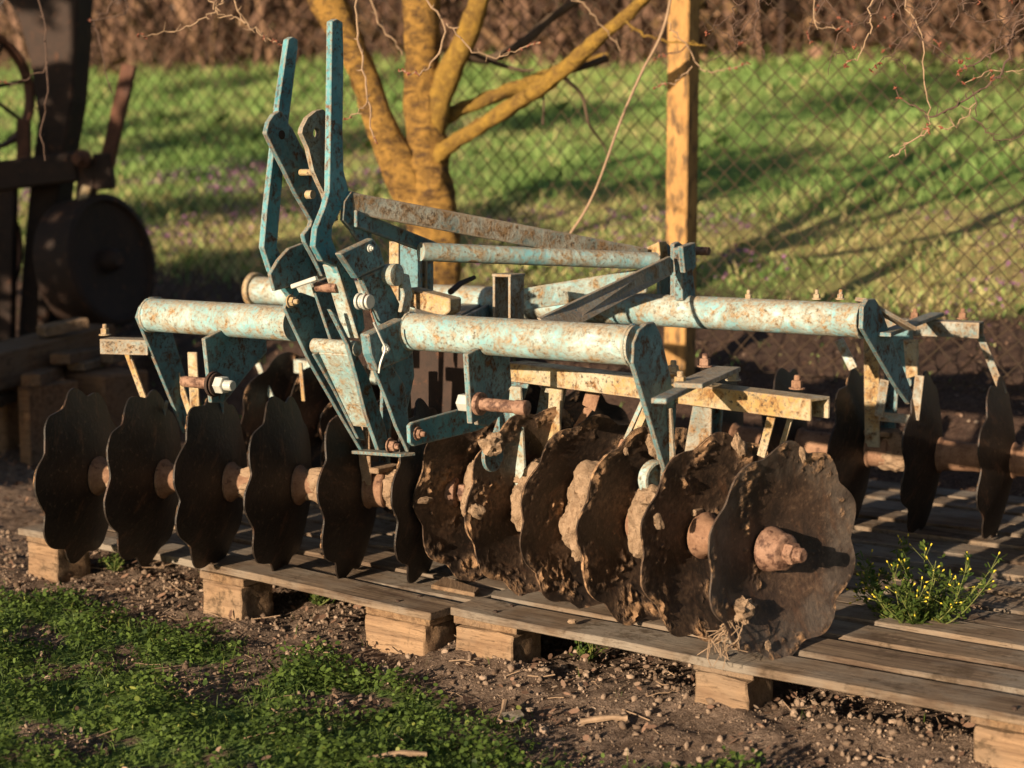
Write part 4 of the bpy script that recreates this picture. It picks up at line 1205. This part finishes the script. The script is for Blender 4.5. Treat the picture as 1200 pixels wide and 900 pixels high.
# second tree outside the right edge whose twigs hang into the picture
b2 = np.array([2.55, 6.5, 0.0]); b2[2] = fz(b2[0], b2[1])
T2 = thing('bare_tree', 'bare tree at the right whose thin dark twigs hang into the upper right', 'tree', tuple(b2))
MB().tube([q for q in smooth_path([np.array([0, 0, -.1]), np.array([.03, 0, .8]), np.array([-.05, -.1, 1.7]), np.array([-.3, -.3, 2.6]), np.array([-.6, -.6, 3.6])], 6)], list(np.linspace(.12, .05, 25)), 18, .12, 7).build('trunk', M['bark'], T2, 0, True)
t = 5.1
top = (1360, -420, 6, 5.6)
for pix, mt, b in (
    ([top, (1290, -150, 4, t), (1215, 0, 2.6, t), (1190, 35, 2.4, t), (1180, 75, 2.3, t), (1160, 98, 2.2, t), (1140, 112, 2, t), (1115, 128, 1.9, t), (1092, 136, 1.7, t), (1072, 126, 1.5, t), (1050, 104, 1.2, t)], 'twig_dark', 2),
    ([(1230, 0, 2, t), (1200, 34, 1.9, t), (1175, 55, 1.8, t), (1150, 70, 1.6, t), (1126, 82, 1.3, t)], 'twig_dark', 2),
    ([top, (1240, -160, 3, t), (1130, -60, 2, t), (1060, 0, 1.6, t), (1078, 30, 1.5, t), (1083, 70, 1.4, t), (1085, 110, 1.3, t), (1090, 140, 1.2, t), (1086, 156, 1, t)], 'twig', 3),
    ([(1088, 152, 1.5, t), (1072, 164, 1.6, t), (1055, 176, 1.6, t), (1041, 185, 1.2, t)], 'twig', 0),
    ([top, (1200, -160, 3, t), (1100, -70, 2, t), (1035, -30, 1.6, t), (1020, 5, 1.5, t), (1021, 30, 1.5, t), (1012, 55, 1.3, t), (1000, 70, 1.1, t), (988, 78, .8, t)], 'twig', 4),
    ([(1126, -20, 1.6, t), (1132, 12, 1.5, t), (1145, 25, 1.4, t), (1175, 22, 1.3, t), (1210, 14, 1.2, t)], 'twig_dark', 2),
    ([(1140, 110, 1.2, t), (1142, 135, 1.1, t), (1155, 155, 1.1, t), (1180, 166, 1, t), (1210, 150, .9, t)], 'twig_dark', 0),
    ([(1205, 82, 1, t), (1180, 84, 1, t), (1160, 84, 1, t), (1130, 96, .8, t)], 'twig', 2),
    ([(1035, -30, 1.6, t), (1060, 25, 1.4, t), (1090, 50, 1.2, t), (1115, 66, 1, t), (1128, 74, .8, t)], 'twig_dark', 3),
    ([(950, -40, 1.4, 5.6), (953, 0, 1.3, 5.6), (955, 28, 1.2, 5.6), (975, 34, 1, 5.6), (985, 34, .8, 5.6)], 'twig', 2),
    ([(1142, 118, 1.4, t), (1135, 136, 1.2, t), (1120, 146, 1.1, t), (1105, 150, 1, t)], 'twig', 1),
):
    twig(pix, mt, T2, b2, b)
for k in range(15):
    x, y = random.uniform(860, 1235), -40.0; Yk = random.uniform(4.9, 6.4); hx = random.uniform(-1, .6); pix = [(x, y, 1.5, Yk)]
    for q in range(random.randint(3, 6)):
        x += hx * 16 + random.gauss(0, 11); y += random.uniform(12, 30); hx += random.gauss(0, .35); pix.append((x, y, max(.6, 1.4 - .15 * q), Yk))
    twig(pix, 'twig_dark', T2, b2, random.choice((0, 2, 3)))
    for q in range(1, len(pix) - 1):
        if random.random() < .6:
            a_ = pix[q]; sx = random.choice((-1, 1)) * random.uniform(14, 34); sy = random.uniform(-6, 22)
            twig([a_, (a_[0] + sx * .5, a_[1] + sy * .4, .9, Yk), (a_[0] + sx, a_[1] + sy, .6, Yk)], 'twig_dark', T2, b2, random.choice((0, 2)))
limb('bough', [top, (1440, -600, 12, 5.9), (1500, -640, 18, 6.0)], 'bark', .1, 8, 12, 5, T2, b2, extra=[np.append(b2 + np.array([-.3, -.3, 2.6]), .08)])

# twigs hanging in at the upper left, from a tree beyond the left edge
b3 = np.array([-3.1, 7.2, 0.0]); b3[2] = fz(b3[0], b3[1])
T3 = thing('bare_tree', 'bare tree beyond the left edge with dark twigs over the old plough', 'tree', tuple(b3))
MB().tube(smooth_path([np.array([0, 0, -.1]), np.array([.02, 0, 1.0]), np.array([.1, -.1, 2.0]), np.array([.4, -.3, 3.0])], 6), list(np.linspace(.12, .05, 19)), 18, .12, 7).build('trunk', M['dark_bark'], T3, 0, True)
t = 6.6
for pix, mt, b in (
    ([(-60, -260, 8, 7), (20, -120, 3, t), (45, 0, 1.7, t), (56, 60, 1.6, t), (55, 110, 1.5, t), (48, 150, 1.4, t), (55, 190, 1, t)], 'twig_dark', 0),
    ([(55, 78, 1.3, t), (40, 90, 1.2, t), (20, 98, 1, t), (0, 94, .9, t)], 'twig_dark', 3),
    ([(140, -30, 1.6, t), (128, 10, 1.5, t), (112, 25, 1.4, t), (118, 60, 1.2, t), (132, 110, .9, t)], 'twig_dark', 0),
    ([(-60, -260, 8, 7), (60, -100, 3, t), (120, -30, 2, t), (150, 0, 1.5, t), (140, 18, 1.3, t), (105, 24, 1, t)], 'twig_dark', 1),
):
    twig(pix, mt, T3, b3, b)
limb('bough', [(-60, -260, 8, 7)], 'dark_bark', .1, 8, 10, 5, T3, b3, extra=[np.append(b3 + np.array([.2, -.15, 2.4]), .06)])

# fallen straw coloured branch on the turf
p0, p1 = at(565, 272, 9.2), at(790, 272, 9.0)
g = lambda p: np.array([p[0], p[1], fz(p[0], p[1]) + .03])
pA, pB = np.array([-.17, 9.5, 0]), np.array([.86, 9.0, 0])
mb = MB().tube([g(pA * (1 - t) + pB * t) + np.array([0, 0, .012 * math.sin(9 * t)]) for t in np.linspace(0, 1, 14)], .022, 8, .2, 9)
tag(mb.build('fallen_branch', M['lichen_bark'], None, 0, True), 'straw coloured branch lying in the grass by the fence post', 'branch')

# ------------------------------------------------------------------ old plough at the left
YP = 9.4
pb = at(110, 370, YP); gzp = fz(pb[0], pb[1])
PL = thing('old_plough', 'dark rusty old plough with a solid iron wheel standing at upper left', 'plough', (pb[0], pb[1], gzp)); PB0 = np.array(PL.location)


def px(x, y, Y=YP): return at(x, y, Y) - PB0


c = px(134, 304); ax = np.array([.88, -.43, .16]); ax /= np.linalg.norm(ax)
rw = 78 * YP / FPX
MB().lathe(c - ax * .26, ax, [(0, rw * .96), (.01, rw), (.25, rw), (.26, rw * .97), (.262, rw * .90), (.235, rw * .87), (.20, .09), (.20, .05)], 48).build('wheel', M['dark_iron'], PL, 0, True)
mb = MB().lathe(c - ax * .07, ax, [(0, .07), (.08, .06), (.10, .04)], 16); mb.build('wheel_hub', M['dark_iron'], PL, 0, True)
MB().bar(px(122, 208), px(152, 76), .075, .06, (0, 1, 0)).build('lever', M['lever_iron'], PL, .006)
MB().bar(px(105, 185), px(100, 245), .10, .09, (0, 1, 0)).build('wheel_bracket', M['dark_iron'], PL, .01)
MB().bar(px(120, 180), px(124, 222), .10, .09, (0, 1, 0)).build('wheel_bracket', M['dark_iron'], PL, .01)
MB().lathe(px(98, 186, YP - .08), (-.3, -1, 0), [(0, .05), (.03, .05), (.04, .03), (.08, .03)], 16).build('bracket_bolt', M['lever_iron'], PL, 0, True)
MB().bar(px(103, 218, YP - .05), px(95, 240, YP - .05), .05, .04, (0, 1, 0)).build('wheel_bracket', M['yellow'], PL, .004)
MB().bar(px(-90, 218), px(92, 195), .14, .16).build('beam', M['dark_iron'], PL, .01)
# broad upright standard, tapering to the ground
us_ = [(-20, -40), (92, -40), (90, 40), (84, 120), (72, 190), (60, 300), (52, 430), (18, 430), (26, 300), (36, 200), (44, 140), (34, 70), (20, 20)]
MB().prism([px(x, y, YP + .1) for x, y in us_], (.05, .16, 0)).build('standard', M['dark_iron'], PL, .012)
MB().bar(px(28, 200), px(28, 140), .07, .05, (0, 1, 0)).build('beam_clamp', M['lever_iron'], PL, .005)


def ringwheel(cx, cy, r, ax, mat, w=.07, Y=YP):
    c = px(cx, cy, Y); rr = r * Y / FPX; d = np.asarray(ax, float); d /= np.linalg.norm(d)
    mb = MB().lathe(c - d * w / 2, d, [(0, rr - .02), (0, rr), (w, rr), (w, rr - .02), (0, rr - .02)], 56, False)
    o = mb.build('rim_wheel', M[mat], PL, 0, True)
    s = np.cross(d, (0, 0, 1)); s /= np.linalg.norm(s); t_ = np.cross(d, s)
    sp = MB()
    for k in range(8):
        a = k * math.pi / 4 + .2; e = (s * math.cos(a) + t_ * math.sin(a)); sp.tube([c + e * .04, c + e * (rr - .015)], .012, 8)
    sp.lathe(c - d * .06, d, [(0, .05), (.12, .05)], 16)
    sp.build('wheel_spokes', M['dark_iron'], o)


ringwheel(-22, 105, 70, (.8, -.6, .1), 'lever_iron')
ringwheel(-42, 292, 78, (.8, -.6, 0), 'lever_iron')
MB().bar(px(10, 215), px(6, 430), .09, .09, (0, 1, 0)).build('leg', M['dark_iron'], PL, .01)
lo = px(105, 240); MB().bar(lo, np.array([lo[0] - .1, lo[1] + .05, -.05]), .06, .06, (0, 1, 0)).build('leg', M['dark_iron'], PL, .01)

# ------------------------------------------------------------------ timber pile at the left
YB = 8.0


def timber(x0, y0, Y0, x1, y1, Y1, w, h, label, cat='timber', mat='timber', name='timber_beam'):
    a, b = at(x0, y0, Y0), at(x1, y1, Y1); L = np.linalg.norm(b - a); d = (b - a) / L
    mb = MB(); n = 8; vs = []
    for i in range(n + 1):
        for yy, zz in ((-w / 2, -h / 2), (w / 2, -h / 2), (w / 2, h / 2), (-w / 2, h / 2)):
            vs.append((L * i / n, yy + .005 * fnoise(i, yy * 9, Y0), zz + .005 * fnoise(i, zz * 9, Y1)))
    fs = [(4 * i + j, 4 * i + (j + 1) % 4, 4 * i + 4 + (j + 1) % 4, 4 * i + 4 + j) for i in range(n) for j in range(4)] + [(3, 2, 1, 0), tuple(4 * n + j for j in range(4))]
    o = mb.add(vs, [f[::-1] for f in fs]).build(name, M[mat], None, .005)
    bm = bmesh.new(); bm.from_mesh(o.data); bmesh.ops.recalc_face_normals(bm, faces=bm.faces); bm.to_mesh(o.data); bm.free()
    o.matrix_world = Matrix.Translation(Vector(a)) @ Vector(d).to_track_quat('X', 'Z').to_matrix().to_4x4()
    return tag(o, label, cat, 'timbers stacked at the left')


timber(-60, 445, 7.6, 112, 398, 8.7, .24, .17, 'thick grey squared beam on top of the timber pile at left')
timber(48, 389, 8.2, 99, 378, 8.35, .10, .05, 'short bright plank end lying on top of the grey beam', 'plank', 'block', 'plank')
timber(70, 421, 8.0, 160, 400, 9.2, .10, .05, 'plank with sunlit end just below the thick grey beam', 'plank', 'timber', 'plank')
timber(36, 446, 7.7, 110, 418, 9.0, .09, .055, 'brown plank with sunlit end resting on the upright stub', 'plank', 'timber', 'plank')
timber(89, 430, 8.1, 190, 404, 9.4, .09, .04, 'thin plank with bright sawn end in the middle of the pile', 'plank', 'block', 'plank')
timber(126, 420, 8.3, 200, 402, 9.4, .07, .05, 'rightmost plank of the pile with a small bright end', 'plank', 'block', 'plank')
timber(-40, 480, 7.5, 28, 458, 8.3, .12, .05, 'low brown plank at the left edge under the grey beam', 'plank', 'timber', 'plank')
p = at(51, 490, 7.72); gzz = fz(p[0], p[1]); pt = at(51, 455, 7.72)
o = MB().box((0, 0, (pt[2] - gzz) / 2), .075, .30, pt[2] - gzz + .02).build('timber_stub', M['timber'], None, .005); o.location = (p[0], p[1] + .1, gzz); o.rotation_euler = (0, 0, -AT)
tag(o, 'upright wooden stub propping the brown plank', 'timber')
for x, lab in ((5, 'dark squared block under the left end of the timber pile'), (120, 'dark squared block under the right end of the timber pile')):
    p = at(x, 480, 8.1); gzz = fz(p[0], p[1]); pt = at(x, 435, 8.1)
    o = MB().box((0, 0, (pt[2] - gzz) / 2), .28, .30, pt[2] - gzz).build('timber_block', M['timber'], None, .012); o.location = (p[0], p[1] + .1, gzz - .01); o.rotation_euler = (0, 0, -AT)
    tag(o, lab, 'timber')

# ------------------------------------------------------------------ unseen trees added off to the left to shade meadow, plough and timber
EL = R(13); AZ = R(53)


def slope_hit(x, y):
    d = sight(x, y); t = 5.0
    while t < 60 and CAMZ + d[2] * t > ground_z(d[0] * t, d[1] * t): t += .05
    return CAM + d * t


tl = []; tw = MB()
for tx, ty, dd, rx, rz, n in ((235, 165, 9, 1.3, .6, 520), (210, 330, 8, .9, .3, 300), (240, 80, 10, 1.4, .4, 400), (455, 160, 10, .6, .3, 200), (390, 178, 9, .8, .55, 330), (640, 142, 11, .9, .45, 300), (880, 200, 11.5, .8, .4, 260), (260, 100, 10, 1.2, .7, 420), (740, 222, 10, .5, .2, 140), (1000, 120, 13, .9, .5, 260), (150, 150, 9, .8, .5, 300), (330, 240, 10, .6, .3, 220), (480, 90, 11, 1.0, .5, 320), (1130, 95, 14, 1.2, .5, 320), (180, 255, 8, .6, .3, 240)):
    g_ = slope_hit(tx, ty); c = g_ - np.array([math.cos(AZ), math.sin(AZ), 0]) * dd; c[2] = g_[2] + dd * math.tan(EL)
    tl.append(c + rng.normal(0, .5, (n, 3)) * np.array([rx, rx, rz])); zb = ground_z(c[0], c[1])
    tw.tube(smooth_path([(c[0], c[1], zb - .1), (c[0] + .1, c[1], (zb + c[2]) / 2), (c[0], c[1], c[2] + rz)], 4), list(np.linspace(.035, .012, 9)), 8)
c = np.array([-2.5, 9.5, 1.0]) - np.array([math.cos(AZ), math.sin(AZ), 0]) * 4.6; c[2] = .55 + 4.6 * math.tan(EL)
tl.append(c + rng.uniform(-1, 1, (1500, 3)) * np.array([.85, .85, 1.15]))  # dense crown added to shade the old plough
tw.tube([(c[0], c[1], -.1), (c[0], c[1], c[2] + 1)], [.1, .04], 8)
c = np.array([-2.25, 8.0, .2]) - np.array([math.cos(AZ), math.sin(AZ), 0]) * 4.0; c[2] = .15 + 4.0 * math.tan(EL)
tl.append(c + rng.uniform(-1, 1, (500, 3)) * np.array([.6, .6, .34]))  # low leaf clump added to shade the foot of the timber pile
P = np.concatenate(tl)
tlo = leaves('shade_trees', P, rng.uniform(.12, .30, len(P)), rng.uniform(.08, .2, len(P)), M['clover'], rng.uniform(0, .4, len(P)), .4)
tag(tlo, 'unseen leafy trees and low shrub added beyond the left edge to cast shade', 'trees', kind='stuff')
tw.build('shade_tree_trunk', M['dark_bark'], tlo)['kind'] = 'stuff'

# ------------------------------------------------------------------ light
trav = Vector((math.cos(AZ) * math.cos(EL), math.sin(AZ) * math.cos(EL), -math.sin(EL)))
sun = bpy.data.lights.new('sun', 'SUN'); sun.energy = 5.0; sun.angle = R(.6); sun.color = (1.0, .78, .54)
so = bpy.data.objects.new('sun', sun); COL.objects.link(so); so.rotation_euler = trav.to_track_quat('-Z', 'Y').to_euler()
wd = bpy.data.worlds.new('World'); scene.world = wd; wd.use_nodes = True
nt = wd.node_tree; nt.nodes.clear()
ow = nt.nodes.new('ShaderNodeOutputWorld'); bg = nt.nodes.new('ShaderNodeBackground'); sk = nt.nodes.new('ShaderNodeTexSky')
sk.sky_type = 'NISHITA'; sk.sun_disc = False; sk.sun_elevation = EL; sk.sun_rotation = math.atan2(-trav.x, -trav.y)
bg.inputs[1].default_value = .05
nt.links.new(sk.outputs[0], bg.inputs[0]); nt.links.new(bg.outputs[0], ow.inputs[0])
scene.view_settings.view_transform = 'Standard'; scene.view_settings.look = 'None'; scene.view_settings.gamma = 1
scene.view_settings.exposure = 1.02
scene.cycles.max_bounces = 6
